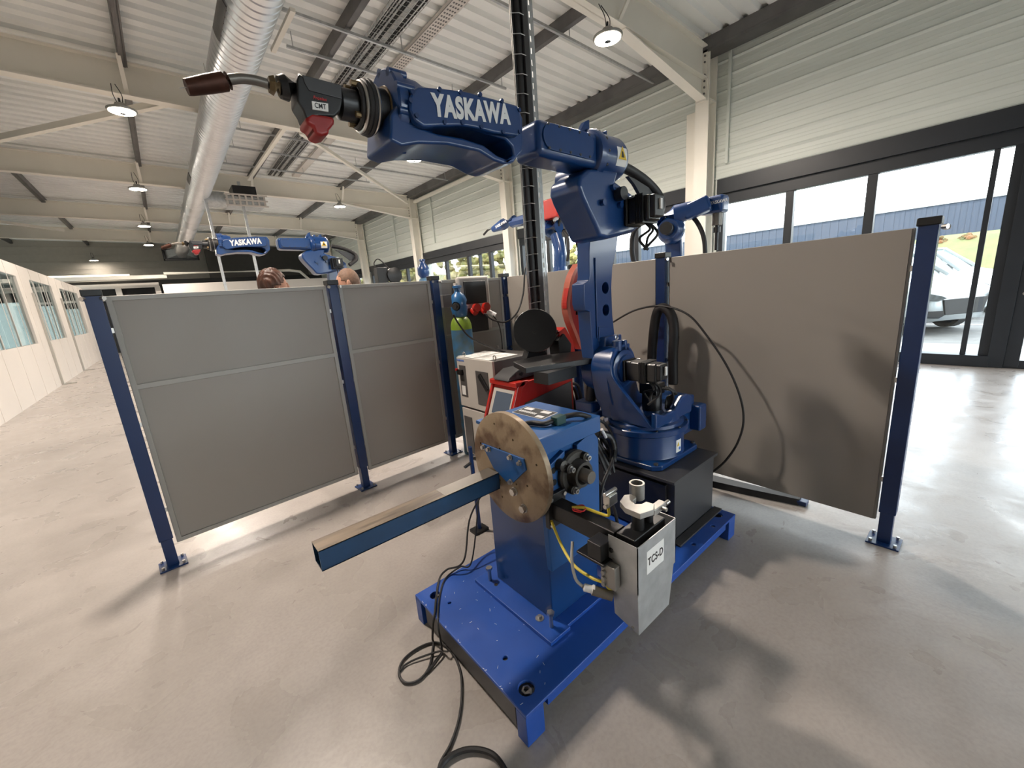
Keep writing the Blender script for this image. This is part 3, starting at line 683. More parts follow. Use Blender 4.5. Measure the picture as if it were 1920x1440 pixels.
# disc
dc = V((1.017, 1.295, .90))
cutd = MB()
for a, r in [(20, .2), (70, .2), (110, .15), (160, .2), (200, .13), (250, .2), (290, .17), (330, .2), (0, .12), (60, .09), (230, .08), (310, .1)]:
    a = math.radians(a); p = dc+V((0, math.cos(a)*r, math.sin(a)*r)); cutd.cyl(p-V((.03, 0, 0)), p+V((.03, 0, 0)), .005, 10)
MB().lathe(dc+V((-.012, 0, 0)), (1, 0, 0), [(0, .244), (.003, .248), (.028, .248), (.031, .244)], 96).build('face_plate', 'rust', ts, smooth=True, cut=cutd)
MB().cyl(dc+V((.018, 0, 0)), dc+V((.07, 0, 0)), .11, 40).build('spindle', 'cast', ts, smooth=True)
for q in ((965, 921), (983, 953)):
    T = MB(); p = at(*q, X=1.005); T.cyl(p, p-V((.018, 0, 0)), .017, 6); T.cyl(p, p-V((.002, 0, 0)), .02, 16); T.build('hex_bolt', 'steel', ts)
# bracket plate + box bar
tb = thing('test_bar', (.98, 1.39, .83), 'blue box section bar with scraped bare top, bolted to the round face plate', 'steel bar')
pp = [(.965, 1.415, 1.005), (.965, 1.105, .985), (.965, 1.105, .90), (.965, 1.22, .77), (.965, 1.30, .75)]
pp = [at(902, 831, X=.997), at(981, 861, X=.997), at(986, 882, X=.997), at(962, 905, X=.997), at(950, 904, X=.997), at(925, 878, X=.997)]
br = MB().prism(pp, (.008, 0, 0)).build('bracket_plate', 'light_blue', tb, bevel=.002)
for q in ((907, 838), (917, 842), (957, 857), (975, 868), (958, 903)):
    p = at(*q, X=.996); T = MB(); T.lathe(p, (-1, 0, 0), [(0, .0125), (.003, .0125), (.003, .009), (.014, .009), (.014, .004)], 12); T.build('bolt', 'steel', br, smooth=True)
BY0, BY1, BZ0, BZ1 = 1.352, 1.432, .785, .862
T = MB()
T.box(.231, .997, BY0, BY0+.004, BZ0, BZ1-.0005); T.box(.231, .997, BY1-.004, BY1, BZ0, BZ1-.0005); T.box(.231, .997, BY0, BY1, BZ0, BZ0+.004)
T.build('bar_tube', 'bar_blue', tb)
MB().box(.231, .72, BY0, BY1, BZ1-.004, BZ1).build('bar_top', 'scraped', tb)
MB().box(.72, .997, BY0, BY1, BZ1-.004, BZ1+.0005).build('bar_top', 'tube_grey', tb, label='greyer end of the bar top nearest the plate')
# ---- torch cleaning station
tc_ = thing('torch_cleaner', (1.15, .73, .4), 'galvanised torch cleaning box lettered TCS-D hanging from a black arm on the positioner', 'torch cleaner')
T = MB(); T.box(1.07, 1.135, .79, 1.115, .70, .775); arm = T.build('support_arm', 'black', tc_, bevel=.004)
T = MB(); T.box(1.05, 1.155, 1.10, 1.125, .66, .81); T.build('arm_flange', 'black', tc_, bevel=.003)
T = MB()
for x, z in ((1.062, .795), (1.143, .795), (1.062, .675)): T.lathe((x, 1.10, z), (0, -1, 0), [(0, .009), (.01, .009), (.01, .004)], 10)
T.build('screw', 'steel', tc_, smooth=True)
bX0, bX1, bY0, bY1 = 1.035, 1.285, .672, .79
# upper shell
T = MB(); zz = .775
T.box(bX0, bX1, bY0, bY0+.003, .60, .787); T.box(bX0, bX0+.003, bY0, bY1, .605, .787); T.box(bX1-.003, bX1, bY0, bY1, .605, .787); T.box(bX0, bX1, bY1-.003, bY1, .605, .70)
T.build('upper_housing', 'galv', tc_)
c = [(bX0+.002, bY0+.002), (bX1-.006, bY0+.002), (bX1-.006, bY1-.01), (bX0+.002, bY1-.01)]
lo = [(bX0+.01, bY0+.004, .43), (bX1-.035, bY0+.004, .43), (bX1-.035, bY1-.012, .46), (bX0+.01, bY1-.012, .46)]
T = MB(); T.hexa([*lo, *[(x, y, .604) for x, y in c]]); T.build('lower_hopper', 'galv', tc_, bevel=.002)
lab = T = MB().prism([(1.09, bY0-.0005, .655), (1.20, bY0-.0005, .655), (1.20, bY0-.0005, .745), (1.09, bY0-.0005, .745)], (0, .0004, 0)).build('label_sticker', 'paper', tc_)
text('TCS-D', .042, (1.145, bY0-.001, .70), (1, 0, 0), (0, 0, 1), 'letter_black', lab, ext=.0003, bold=.02, sx=.78, spacing=1.08)
T = MB()
for x, z in ((1.0345, .70), (1.0345, .67), (1.0345, .73)): T.cyl((x, .77, z), (x-.002, .77, z), .004, 8)
T.cyl((1.045, .70, .45), (1.037, .70, .45), .006, 8); T.cyl((1.04, .765, .59), (1.03, .765, .59), .006, 8)
T.build('rivet', 'steel', tc_)
T = MB(); T.box(1.06, 1.26, .70, .775, .72, .79); T.build('inner_block', 'black', tc_, bevel=.004)
T = MB(); T.cyl((1.135, .735, .78), (1.135, .735, .86), .022, 20); T.cyl((1.20, .735, .76), (1.20, .735, .84), .018, 20); T.build('milling_spindle', 'black', tc_, smooth=True)
zc = .855
T = MB(); T.prism([(1.095, .70, zc), (1.15, .682, zc), (1.185, .70, zc), (1.18, .73, zc), (1.155, .733, zc), (1.14, .75, zc), (1.155, .768, zc), (1.18, .77, zc), (1.20, .79, zc), (1.17, .815, zc), (1.12, .80, zc), (1.095, .76, zc)], (0, 0, .022)); T.build('clamp_jaw', 'alu', tc_, bevel=.002)
T = MB(); T.box(1.16, 1.24, .685, .715, zc-.012, zc+.012); T.build('clamp_screw_block', 'alu', tc_, bevel=.003)
T = MB(); T.cyl((1.24, .69, zc+.002), (1.262, .69, zc+.002), .008, 12); T.cyl((1.21, .667, zc), (1.21, .69, zc), .007, 12); T.build('clamp_screw', 'steel', tc_, smooth=True)
T = MB(); T.lathe((1.215, .79, zc+.0), (0, 0, 1), [(0, .028), (.062, .028), (.062, .021), (.0, .021)], 28); T.build('guide_tube', 'alu', tc_, smooth=True)
T = MB(); T.box(1.10, 1.15, .83, .86, zc-.005, zc+.035); T.cyl((1.09, .845, zc+.04), (1.16, .845, zc+.04), .009, 12); T.cyl((1.09, .845, zc-.008), (1.16, .845, zc-.008), .009, 12); T.build('air_cylinder', 'steel', tc_, bevel=.003)
T = MB(); T.box(.99, 1.06, .79, .85, .695, .76); T.cyl((1.03, .78, .73), (1.10, .76, .73), .01, 10); T.box(.985, 1.13, .775, .90, .685, .695); T.build('side_bracket', 'black', tc_, bevel=.003)
T = MB(); T.box(1.0, 1.03, .74, .80, .60, .69); T.build('valve_body', 'alu', tc_, bevel=.003)
T = MB()
for k in range(4): T.cyl((.99, .785, .61+k*.024), (1.032, .785, .61+k*.024), .008, 10)
T.build('valve_fitting', 'alu', tc_, smooth=True)
T = MB(); T.cyl((.985, .83, .565), (1.03, .775, .545), .018, 16); T.build('plug_connector', 'tube_grey', tc_, smooth=True)
T = MB(); T.lathe((.965, .855, .575), (.6, -.7, -.25), [(0, .009), (.004, .014), (.03, .014), (.034, .018), (.04, .018)], 14); T.build('cable_gland', 'letter', tc_, smooth=True)
for pts, m, r, lab in (([(.965, .855, .576), (.955, .88, .60), (.96, .90, .66), (1.0, .93, .71)], 'fence_frame', .006, 'grey cable curling into the side plug of the torch cleaner'),
                       ([(1.06, 1.10, .70), (1.03, 1.02, .64), (1.0, .93, .61), (1.0, .85, .60), (1.01, .80, .60), (1.03, .79, .57), (1.04, .785, .56)], 'yellow', .006, 'yellow air hose hanging below the black arm'),
                       ([(1.085, 1.0, .79), (1.10, .95, .80), (1.12, .90, .79), (1.13, .86, .79), (1.12, .85, .83), (1.12, .845, .86)], 'yellow', .006, 'yellow hose running up to the clamp cylinder'),
                       ([(1.085, .99, .785), (1.07, .97, .80), (1.075, .94, .80), (1.10, .945, .80), (1.11, .97, .80), (1.09, .995, .79), (1.07, .98, .79), (1.08, .95, .79)], 'letter_red', .003, 'thin red and white wire loop on the black arm')):
    tag(MB().tube(smooth_path(pts, 8), r, 8).build('hose', m, smooth=True), lab, 'hose')

# ------------------------------------------------------------------ robot pedestal
tp = thing('robot_pedestal', (2.24, 1.38, .15), 'dark grey steel box pedestal under the blue robot', 'pedestal')
MB().box(2.0, 2.49, 1.055, 1.70, .15, .53).build('pedestal_box', 'dark_grey', tp, bevel=.003)
MB().box(1.955, 2.50, 1.035, 1.74, .53, .548).build('pedestal_top', 'dark_grey', tp, bevel=.002)
MB().box(1.975, 2.0, 1.10, 1.70, .17, .50).build('recess_panel', 'black', tp, bevel=.002)
MB().box(1.97, 2.53-.02, 1.0, 1.05, .15, .162).build('foot_plate', 'dark_grey', tp, bevel=.002)

# ------------------------------------------------------------------ robot
def build_robot():
    r = thing('welding_robot', (2.25, 1.40, .548), 'big blue six axis welding robot in front, lettered YASKAWA, arm stretched left', 'robot', 'blue welding robots')
    cx, cy = 2.25, 1.40
    # base casting
    base = MB()
    base.prism([(2.04, 1.155, .548), (2.47, 1.155, .548), (2.515, 1.20, .548), (2.515, 1.60, .548), (2.47, 1.645, .548), (2.04, 1.645, .548), (1.995, 1.60, .548), (1.995, 1.20, .548)], (0, 0, .034))
    base.build('base_flange', 'blue', r, bevel=.008)
    MB().lathe((cx, cy, .57), (0, 0, 1), [(0, .246), (.02, .238), (.15, .238), (.165, .262), (.195, .265), (.2, .26)], 64).build('base_drum', 'blue', r, smooth=True)
    T = MB(); T.box(2.44, 2.66, 1.27, 1.53, .60, .86); bx_ = T.build('connector_box', 'blue', r, bevel=.012)
    T = MB(); T.box(2.60, 2.70, 1.20, 1.32, .62, .80); T.build('connector_cover', 'blue', bx_, bevel=.015)
    MB().cyl((2.70, 1.25, .68), (2.73, 1.25, .68), .035, 18).build('connector_plug', 'black', bx_, smooth=True)
    T = MB()
    for k in range(10): a = 2*pi*k/10+.2; T.cyl((cx+math.cos(a)*.252, cy+math.sin(a)*.252, .768), (cx+math.cos(a)*.252, cy+math.sin(a)*.252, .776), .008, 8)
    for (x, y) in ((2.03, 1.19), (2.48, 1.19), (2.03, 1.61), (2.48, 1.61)): T.cyl((x, y, .58), (x, y, .592), .014, 8)
    T.build('base_bolt', 'dark_grey', r)
    # warning sticker on drum, facing viewer
    a = math.atan2(1.16-1.40, 2.25-2.25+.0001)-.18
    def ondrum(a, z, rad=.2392): return V((cx+math.cos(a)*rad, cy+math.sin(a)*rad, z))
    T = MB(); A0, A1 = -1.72, -1.50
    g = [[T.b.verts.new(ondrum(A0+(A1-A0)*i/6, z)) for z in (.605, .685)] for i in range(7)]
    for p, q in zip(g, g[1:]): T.b.faces.new([p[0], q[0], q[1], p[1]])
    st = T.build('warning_sticker', 'paper', r)
    p = ondrum(-1.635, .656, .2405); T = MB(); T.prism([p+V((-.013, 0, -.011)), p+V((.013, 0, -.011)), p+V((0, 0, .014))], (0, .001, 0)); T.build('warning_triangle', 'sign_yellow', st)
    p = ondrum(-1.57, .627, .2405); T = MB(); T.cyl(p, p+V((0, .001, 0)), .010, 16); T.build('info_disc', 'letter_blue', st)
    # turntable + swivel casting
    MB().lathe((cx, cy, .768), (0, 0, 1), [(0, .235), (.02, .232), (.03, .215), (.085, .21), (.09, .205)], 64).build('turntable', 'blue', r, smooth=True)
    J2 = V((2.09, 1.48, 1.13)); J3 = V((2.12, 1.48, 1.975))
    def circ(cx_, cz, rad, a0, a1, n): return [(cx_+math.cos(a0+(a1-a0)*i/n)*rad, cz+math.sin(a0+(a1-a0)*i/n)*rad) for i in range(n+1)]
    out = circ(J2.x, J2.z, .15, -.35, pi+.25, 22) + [(1.955, 1.03), (1.985, .93), (2.03, .86), (2.04, .80), (2.46, .80), (2.47, .86), (2.42, .885), (2.34, .90), (2.27, .95), (2.245, 1.02)]
    MB().prism([(x, 1.45, z) for x, z in out], (0, .14, 0)).build('swivel_casting', 'blue', r, bevel=.018, seg=3)
    out2 = [(2.03, .80), (2.46, .80), (2.47, .90), (2.40, .935), (2.33, .93), (2.25, .87), (2.12, .865), (2.03, .90)]
    MB().prism([(x, 1.19, z) for x, z in out2], (0, .035, 0)).build('swivel_front', 'blue', r, bevel=.012, seg=2)
    # the curved web from drum to turntable
    T = MB(); n = 16; g = []
    for i in range(n+1):
        t = i/n; ang = pi*.62+t*pi*.55
        x = J2.x+math.cos(ang)*.15 if t < .35 else None
        # side curve down the -X face
        k = t
        zc_ = J2.z+.12-(J2.z+.12-.80)*k
        xo = J2.x-.15*math.sqrt(max(0, 1-((zc_-J2.z)/.15)**2)) if zc_ > J2.z-.05 else J2.x-.142+(J2.z-.05-zc_)*.30
        yf = 1.45-.03*math.sin(k*pi)-.24*max(0, (k-.3)/.7)**1.3
        g.append([T.b.verts.new((xo, 1.5, zc_)), T.b.verts.new((xo, yf, zc_)), T.b.verts.new((xo+.03, yf, zc_)), T.b.verts.new((xo+.03, 1.5, zc_))])
    for p, q in zip(g, g[1:]):
        for j in range(4): T.b.faces.new([p[j], p[(j+1) % 4], q[(j+1) % 4], q[j]])
    T.b.faces.new(g[0]); T.b.faces.new(g[-1][::-1])
    T.build('swivel_web', 'blue', r, bevel=.006)
    T = MB(); T.box(2.03, 2.20, 1.53, 1.60, 1.26, 1.325); T.cyl((2.06, 1.47, 1.24), (2.06, 1.47, 1.305), .03, 16); T.cyl((2.13, 1.47, 1.24), (2.13, 1.47, 1.30), .022, 16); T.box(2.03, 2.17, 1.45, 1.55, 1.22, 1.275); T.build('stop_block', 'blue', r, bevel=.008)
    T = MB(); T.tube(smooth_path([(2.06+.012*math.cos(a), 1.47, 1.325+.015*math.sin(a)) for a in [k*pi/5 for k in range(10)]], 2, True), .004, 6, True); T.build('eye_bolt', 'steel', r, smooth=True)
    # rear cable hub, left
    T = MB(); T.box(1.985, 2.08, 1.62, 1.76, .83, .90); T.box(2.0, 2.1, 1.60, 1.72, .79, .84); T.build('rear_bracket', 'blue', r, bevel=.01)
    T = MB(); T.cyl((2.05, 1.68, .90), (2.05, 1.66, 1.02), .035, 16); T.build('rear_hose', 'rubber', r, smooth=True)
    # J2 drive: ring and motor
    MB().lathe(J2+V((0, -.03, 0)), (0, -1, 0), [(0, .115), (.012, .115), (.018, .10), (.02, .088), (.034, .085), (.035, .06)], 48).build('drive_cover', 'blue', r, smooth=True)
    def motor(c, d, name, R_=.058, L=.17, up=V((0, 0, 1))):
        d = V(d).normalized(); sx = d.cross(up).normalized()
        def bx(T, a, l, w, h, off=V((0, 0, 0))): T.bar(c+d*a+off, c+d*(a+l)+off, w, h, up)
        T = MB(); bx(T, 0, .02, R_*2.1, R_*2.1); bx(T, .02, L*.55, R_*1.85, R_*1.85); bx(T, L*.57+.02, L*.4, R_*1.6, R_*1.75)
        m_ = T.build(name, 'black_gloss', r, bevel=.01, seg=2)
        T = MB()
        for k in range(6): bx(T, L*.55+.008*k, .004, R_*2.0, R_*2.0)
        T.build('cooling_fin', 'black', m_)
        T = MB(); bx(T, L*.95, .05, R_*1.3, R_*1.5, up*.005); T.build('encoder_cap', 'black', m_, bevel=.008)
        T = MB(); o_ = c+d*(L+.045)+up*.012; T.bar(o_, o_+d*.008, .018, .05, up); T.build('motor_label', 'paper', m_)
        T = MB(); q = c+d*L*.8-up*R_
        for k in range(3): T.tube(smooth_path([q+sx*(.02-.02*k), q-up*.035+d*.03+sx*(.03-.03*k), q-up*.07+d*.05*(k-1), q-up*.13+sx*.02*k], 6), .007, 8)
        T.build('motor_wire', 'rubber', m_, smooth=True)
        T = MB()
        for s in (-1, 1):
            q = c+d*.03+sx*s*R_*.85+up*R_*.9; T.cyl(q, q+d*.025, .007, 8)
        T.build('motor_screw', 'steel', m_)
        return m_
    motor(J2+V((.01, -.06, -.005)), (0, -1, 0), 'shoulder_motor', .062, .2)
    T = MB(); T.cyl((2.22, 1.33, .85), (2.22, 1.33, .98), .06, 20); T.box(2.17, 2.27, 1.27, 1.39, .96, 1.03); bm_ = T.build('swivel_motor', 'black_gloss', r, bevel=.006)
    T = MB()
    for k in range(5): T.tube(smooth_path([(2.20+.02*k, 1.27, 1.0), (2.24+.02*k, 1.22, .99-.01*k), (2.28, 1.22+.01*k, .93), (2.30-.01*k, 1.26, .86)], 6), .006, 8)
    T.build('motor_wire', 'rubber', bm_, smooth=True)
    # lower arm
    ya = 1.58
    la = [(1.975, 1.20), (1.955, 1.13), (1.97, 1.05), (2.03, .985), (2.12, .975), (2.20, 1.03), (2.235, 1.13), (2.215, 1.22), (2.19, 1.34), (2.175, 1.45), (2.17, 1.62), (2.185, 1.74), (2.225, 1.83), (2.25, 1.93), (2.24, 2.03), (2.17, 2.09), (2.07, 2.09), (2.0, 2.03), (1.98, 1.95), (1.965, 1.84), (1.96, 1.70), (1.95, 1.67), (1.905, 1.655), (1.90, 1.54), (1.915, 1.50), (1.95, 1.49), (1.955, 1.35)]
    cut = MB(); cut.cyl((2.11, 1.4, 1.62), (2.11, 1.9, 1.62), .034, 24); cut.cyl((2.11, 1.4, 1.485), (2.11, 1.9, 1.485), .034, 24)
    lower = MB().prism([(x, ya, z) for x, z in la], (0, .095, 0)).build('lower_arm', 'blue', r, bevel=.016, seg=3, cut=cut)
    T = MB(); T.prism([(2.02, ya-.006, 1.30), (2.15, ya-.006, 1.30), (2.15, ya-.006, 1.37), (2.03, ya-.006, 1.39)], (0, .01, 0)); T.cyl((2.01, ya-.004, 1.8), (2.01, ya-.004, 1.32), .006, 8)
    T.build('arm_rib', 'blue', lower, bevel=.004)
    MB().prism([(2.05, 1.66, 1.40), (2.17, 1.66, 1.40), (2.17, 1.66, 1.72), (2.05, 1.66, 1.72)], (0, .01, 0)).build('arm_back_cover', 'black', lower)
    # elbow casting: outline seen from the side
    yf = 1.32
    el = wpath([(1105, 315), (1162, 318), (1156, 340), (1172, 352), (1190, 366), (1204, 370), (1208, 400), (1203, 424), (1188, 436), (1165, 442), (1140, 448), (1126, 445), (1116, 420), (1104, 395), (1093, 370), (1086, 350), (1088, 330)], Y=yf)
    MB().prism(el, (0, .20, 0)).build('elbow_casting', 'blue', r, bevel=.02, seg=3)
    # roll housing
    hz = 2.262; hx0, hx1 = 1.715, 1.98
    MB().lathe((hx0, 1.40, hz), (1, 0, 0), [(0, .09), (.01, .112), (.025, .118), (.05, .118), (.055, .109), (.10, .109), (.21, .109), (.235, .10), (.25, .08), (.255, .04)], 48).build('roll_housing', 'blue', r, smooth=True)
    for x, a in ((1.75, .075), (1.81, .045), (1.89, .05)):
        MB().prism([(x-a*.9, 1.39, hz+.09), (x+.012, 1.39, hz+.09), (x+.012, 1.39, hz+.09+a), (x-.02, 1.39, hz+.09+a*.8)], (0, .03, 0)).build('lifting_lug', 'blue', r, bevel=.004)
    T = MB()
    for k in range(12): a = 2*pi*k/12; T.cyl((1.768, 1.40+math.cos(a)*.113, hz+math.sin(a)*.113), (1.778, 1.40+math.cos(a)*.113, hz+math.sin(a)*.113), .007, 6)
    T.build('ring_bolt', 'dark_grey', r)
    # pinch warning label curved on roll housing
    T = MB(); g = []
    for i in range(7): a = pi+(-.50)+(.78)*i/6; g.append([T.b.verts.new((x, 1.40+math.cos(a)*.1103, hz+math.sin(-a)*.1103)) for x in (1.845, 1.925)])
    for p, q in zip(g, g[1:]): T.b.faces.new([p[0], q[0], q[1], p[1]])
    st = T.build('pinch_label', 'paper', r)
    T = MB(); q0 = 1.40-.1112; T.prism([(1.853, q0-.0003, hz-.025), (1.917, q0-.0003, hz-.025), (1.885, q0-.0003, hz+.035)], (0, .001, 0)); T.build('warning_triangle', 'sign_yellow', st)
    T = MB(); T.prism([(1.874, q0-.0015, hz-.016), (1.897, q0-.0015, hz-.016), (1.888, q0-.0015, hz+.008), (1.878, q0-.0015, hz+.014)], (0, .0008, 0)); T.build('warning_symbol', 'letter_black', st)
    # rear drum (left, behind)
    T = MB(); T.lathe((1.80, 1.60, 2.18), (0, -1, 0), [(0, .07), (.015, .095), (.12, .10), (.20, .09)], 32); T.box(1.75, 1.95, 1.42, 1.56, 2.16, 2.24); T.build('arm_gearbox', 'blue', r, smooth=True)
    T = MB(); T.box(1.80, 1.88, 1.54, 1.60, 2.04, 2.10); T.build('hose_lug', 'blue', r, bevel=.01)
    T = MB(); T.tube(smooth_path([at(1078, 372, Y=1.56), at(1098, 410, Y=1.60), at(1112, 455, Y=1.68), at(1118, 500, Y=1.74), at(1120, 600, Y=1.76)], 8), .024, 12); T.build('arm_hose', 'rubber', r, smooth=True)
    # J3 motor and its plate
    c3 = at(1178, 398, Y=1.32)
    motor(c3+V((.03, 0, 0)), (0, -1, 0), 'elbow_motor', .07, .12)
    T = MB(); cz = at(1158, 365, Y=1.31); T.cyl(cz, cz+V((0, -.04, 0)), .032, 20); T.build('rubber_plug', 'black', r, smooth=True)
    T = MB()
    for q in ((1147, 352), (1160, 385), (1128, 380)): p = at(*q, Y=1.32); T.cyl(p, p+V((0, -.02, 0)), .015, 12)
    T.build('plug_boss', 'blue', r, smooth=True)
    T = MB(); a0 = at(1178, 330, Y=1.36); T.prism([a0, at(1190, 345, Y=1.36), at(1215, 390, Y=1.36), at(1235, 395, Y=1.36), at(1222, 355, Y=1.36), at(1190, 335, Y=1.36)], (0, .02, 0)); T.build('cable_guard', 'dark_grey', r)
    MB().tube(smooth_path([at(1165, 312, Y=1.38), at(1185, 322, Y=1.38), at(1213, 342, Y=1.37), at(1234, 366, Y=1.35), at(1239, 388, Y=1.32), at(1228, 408, Y=1.29)], 10), .026, 14).build('corrugated_hose', 'rubber', r, smooth=True)
    # forearm
    def slab(T, x0, x1, zb, zt, ya, yb, k=.0):
        T.hexa([(x0, ya, zb[0]), (x1, ya, zb[1]), (x1, yb, zb[1]), (x0, yb, zb[0]), (x0, ya, zt[0]), (x1, ya, zt[1]), (x1, yb, zt[1]), (x0, yb, zt[0])])
    T = MB(); slab(T, 1.335, 1.86, (2.195, 2.185), (2.338, 2.345), 1.32, 1.485); fa = T.build('forearm', 'blue', r, bevel=.03, seg=4)
    out = []
    for i in range(9): a = pi/2+pi*i/8; out.append((1.41+.052*math.cos(a), 2.272+.052*math.sin(a)))
    for i in range(9): a = -pi/2+pi*i/8; out.append((1.64+.055*math.cos(a), 2.272+.055*math.sin(a)))
    MB().prism([(x, 1.312, z) for x, z in out], (0, .012, 0)).build('forearm_cover', 'blue', fa, bevel=.002)
    T = MB()
    for x, z in [(1.39+k*.067, zz) for k in range(5) for zz in (2.226, 2.318)]: T.cyl((x, 1.309, z), (x, 1.314, z), .006, 8)
    T.build('cover_screw', 'dark_grey', fa)
    # wrist body: cover + fork
    U = lambda u, v: (680+u/5.647, 130+v/5.647)
    cov = wpath([U(*p) for p in ((500, 290), (530, 215), (590, 178), (850, 197), (1090, 228), (1400, 310), (1640, 378), (1672, 425), (1690, 640), (1642, 708), (1400, 672), (1200, 620), (1050, 597), (840, 600), (650, 605), (560, 545), (505, 430))], Y=1.27)
    MB().prism(cov, (0, .03, 0)).build('wrist_cover', 'blue', r, bevel=.008, seg=2)
    cv = r.children[-1]
    cs = wpath([U(*p) for p in ((525, 240), (810, 215), (1032, 245), (1240, 268), (1470, 335), (1655, 430), (1660, 660), (1485, 662), (1255, 610), (1055, 565), (868, 560), (570, 490), (505, 330))], Y=1.27)
    for p in cs: MB().cyl(p+V((0, .002, 0)), p+V((0, -.005, 0)), .0075, 10).build('cover_screw', 'post_blue', cv)
    pa, pb = at(*U(745, 385), Y=1.269), at(*U(1545, 490), Y=1.269)
    pm = at(*U(1148, 434), Y=1.2685)
    text('YASKAWA', .088, pm+V((.012, 0, 0)), (1, 0, (pb.z-pa.z)/(pb.x-pa.x)), (0, 0, 1), 'letter', cv, ext=.0006, bold=.05, sx=.74, spacing=1.1)
    # main body behind the cover
    body = wpath([U(*p) for p in ((440, 250), (600, 200), (850, 215), (1400, 320), (1650, 395), (1700, 520), (1700, 860), (1600, 985), (1500, 1000), (1400, 965), (1245, 868), (900, 795), (600, 785), (420, 812), (290, 750), (300, 480))], Y=1.30)
    hole = wpath([U(*p) for p in ((640, 622), (1028, 612), (1210, 650), (1512, 741), (1585, 816), (1600, 900), (1530, 955), (1421, 905), (1285, 800), (1060, 725), (800, 680))], Y=1.30)
    cut = MB(); cut.prism([V((p.x, 1.25, p.z)) for p in hole], (0, .21, 0))
    MB().prism([V((p.x, 1.43, p.z)) for p in hole], (0, .02, 0)).build('cavity_shade', 'void', r)  # black sheet set into the wrist cavity in place of its shade
    MB().prism([V((p.x, 1.30, p.z)) for p in body], (0, .20, 0)).build('wrist_body', 'blue', r, bevel=.014, seg=3, cut=cut)
    # wrist joint ring
    wc = V((.725, 1.40, 2.262))
    MB().lathe(wc+V((-.03, 0, 0)), (1, 0, 0), [(0, .085), (.0, .112), (.006, .118), (.035, .118), (.042, .108), (.10, .105), (.14, .09)], 44).build('wrist_ring', 'blue', r, smooth=True)
    for k in range(10): a = 2*pi*k/10+.3; c = wc+V((0, math.cos(a)*.118, math.sin(a)*.118)); MB().cyl(c+V((-.03, 0, 0))-V((0, math.cos(a)*.008, math.sin(a)*.008)), c+V((.03, 0, 0))-V((0, math.cos(a)*.008, math.sin(a)*.008)), .013, 12).build('ring_lug', 'blue', r, smooth=True)
    MB().lathe(wc+V((-.034, 0, 0)), (1, 0, 0), [(0, .068), (.006, .071), (.008, .066)], 40).build('seal_lip', 'brass', r, smooth=True)
    MB().lathe(wc+V((-.095, 0, 0)), (1, 0, 0), [(0, .055), (.005, .062), (.065, .062)], 40).build('hollow_shaft', 'rubber', r, smooth=True)
    # torch
    tt = MB().lathe((.598, 1.40, 2.255), (-1, 0, 0), [(0, .035), (0, .045), (.05, .045), (.055, .032), (.10, .03)], 24).build('welding_torch', 'black', r, smooth=True)
    for k, (dx, rr, m) in enumerate(((-.11, .068, 'steel'), (-.098, .071, 'rubber'), (-.086, .073, 'rubber'), (-.072, .068, 'steel'), (-.12, .058, 'rubber'))):
        p = wc+V((dx, 0, -.004)); MB().tube([p+V((0, math.cos(a)*rr, math.sin(a)*rr)) for a in [2*pi*j/36 for j in range(36)]], .0085 if m == 'rubber' else .006, 8, True).build('collar_ring', m, tt, smooth=True)
    for a in (1.2, 2.2, 4.0, 5.2): p = wc+V((-.125, math.cos(a)*.056, math.sin(a)*.056)); MB().cyl(p+V((0.02, 0, 0)), p+V((-.018, 0, 0)), .009, 8).build('collar_screw', 'brass', tt, smooth=True)
    W = lambda u, v: at(320+u/4.364, 120+v/4.364, Y=1.36)
    MB().prism([W(*p) for p in ((1050, 70), (1085, 100), (1400, 170), (1420, 260), (1390, 380), (1345, 430), (1220, 425), (1110, 450), (1085, 380), (1035, 300), (1030, 130))], (0, .075, 0)).build('drive_housing', 'black', tt, bevel=.008)
    MB().prism([W(*p)+V((0, -.003, 0)) for p in ((1075, 90), (1395, 175), (1400, 290), (1290, 262), (1130, 220), (1095, 160))], (0, .01, 0)).build('drive_cover', 'dark_grey', tt, bevel=.002)
    MB().prism([W(*p)+V((0, -.002, 0)) for p in ((1110, 430), (1150, 400), (1300, 425), (1345, 440), (1340, 490), (1300, 540), (1300, 575), (1240, 590), (1180, 570), (1160, 510), (1100, 480))], (0, .08, 0)).build('red_cap', 'red_dark', tt, bevel=.012, seg=3)
    lb = MB().prism([W(*p)+V((0, -.004, 0)) for p in ((1152, 308), (1285, 328), (1288, 395), (1158, 375))], (0, .003, 0)).build('cmt_label', 'paper', tt)
    pa, pb = W(1155, 340), W(1287, 362)
    text('CMT', .019, (pa+pb)/2+V((0, -.0048, 0)), pb-pa, (0, 0, 1), 'letter_black', tt, name='cmt_lettering', ext=.0004, bold=.012, sx=.78, spacing=1.1)
    pa, pb = W(1155, 275), W(1280, 298)
    text('Fronius', .0125, (pa+pb)/2+V((0, -.0032, 0)), pb-pa, (0, 0, 1), 'letter_red', tt, name='red_lettering', ext=.0004, bold=.01, shear=.2, sx=.9, spacing=1.1)
    pn = [at(320+u/4.364, 120+v/4.364, Y=1.40) for u, v in ((1070, 200), (940, 195), (885, 190), (800, 165), (700, 135), (590, 120), (500, 125), (440, 140))]
    MB().tube([pn[0], pn[1], pn[2]], [.036, .034, .028], 18).build('torch_coupling', 'black', tt, smooth=True)
    MB().tube([pn[2], (pn[2]+pn[3])/2, pn[3]], [.024, .025, .02], 6).build('coupling_nut', 'brass', tt)
    MB().tube(smooth_path(pn[3:], 6), .0125, 14).build('torch_neck', 'tube_grey', tt, smooth=True)
    ps = [at(320+u/4.364, 120+v/4.364, Y=1.40) for u, v in ((470, 138), (440, 142), (300, 165), (150, 190), (128, 190))]
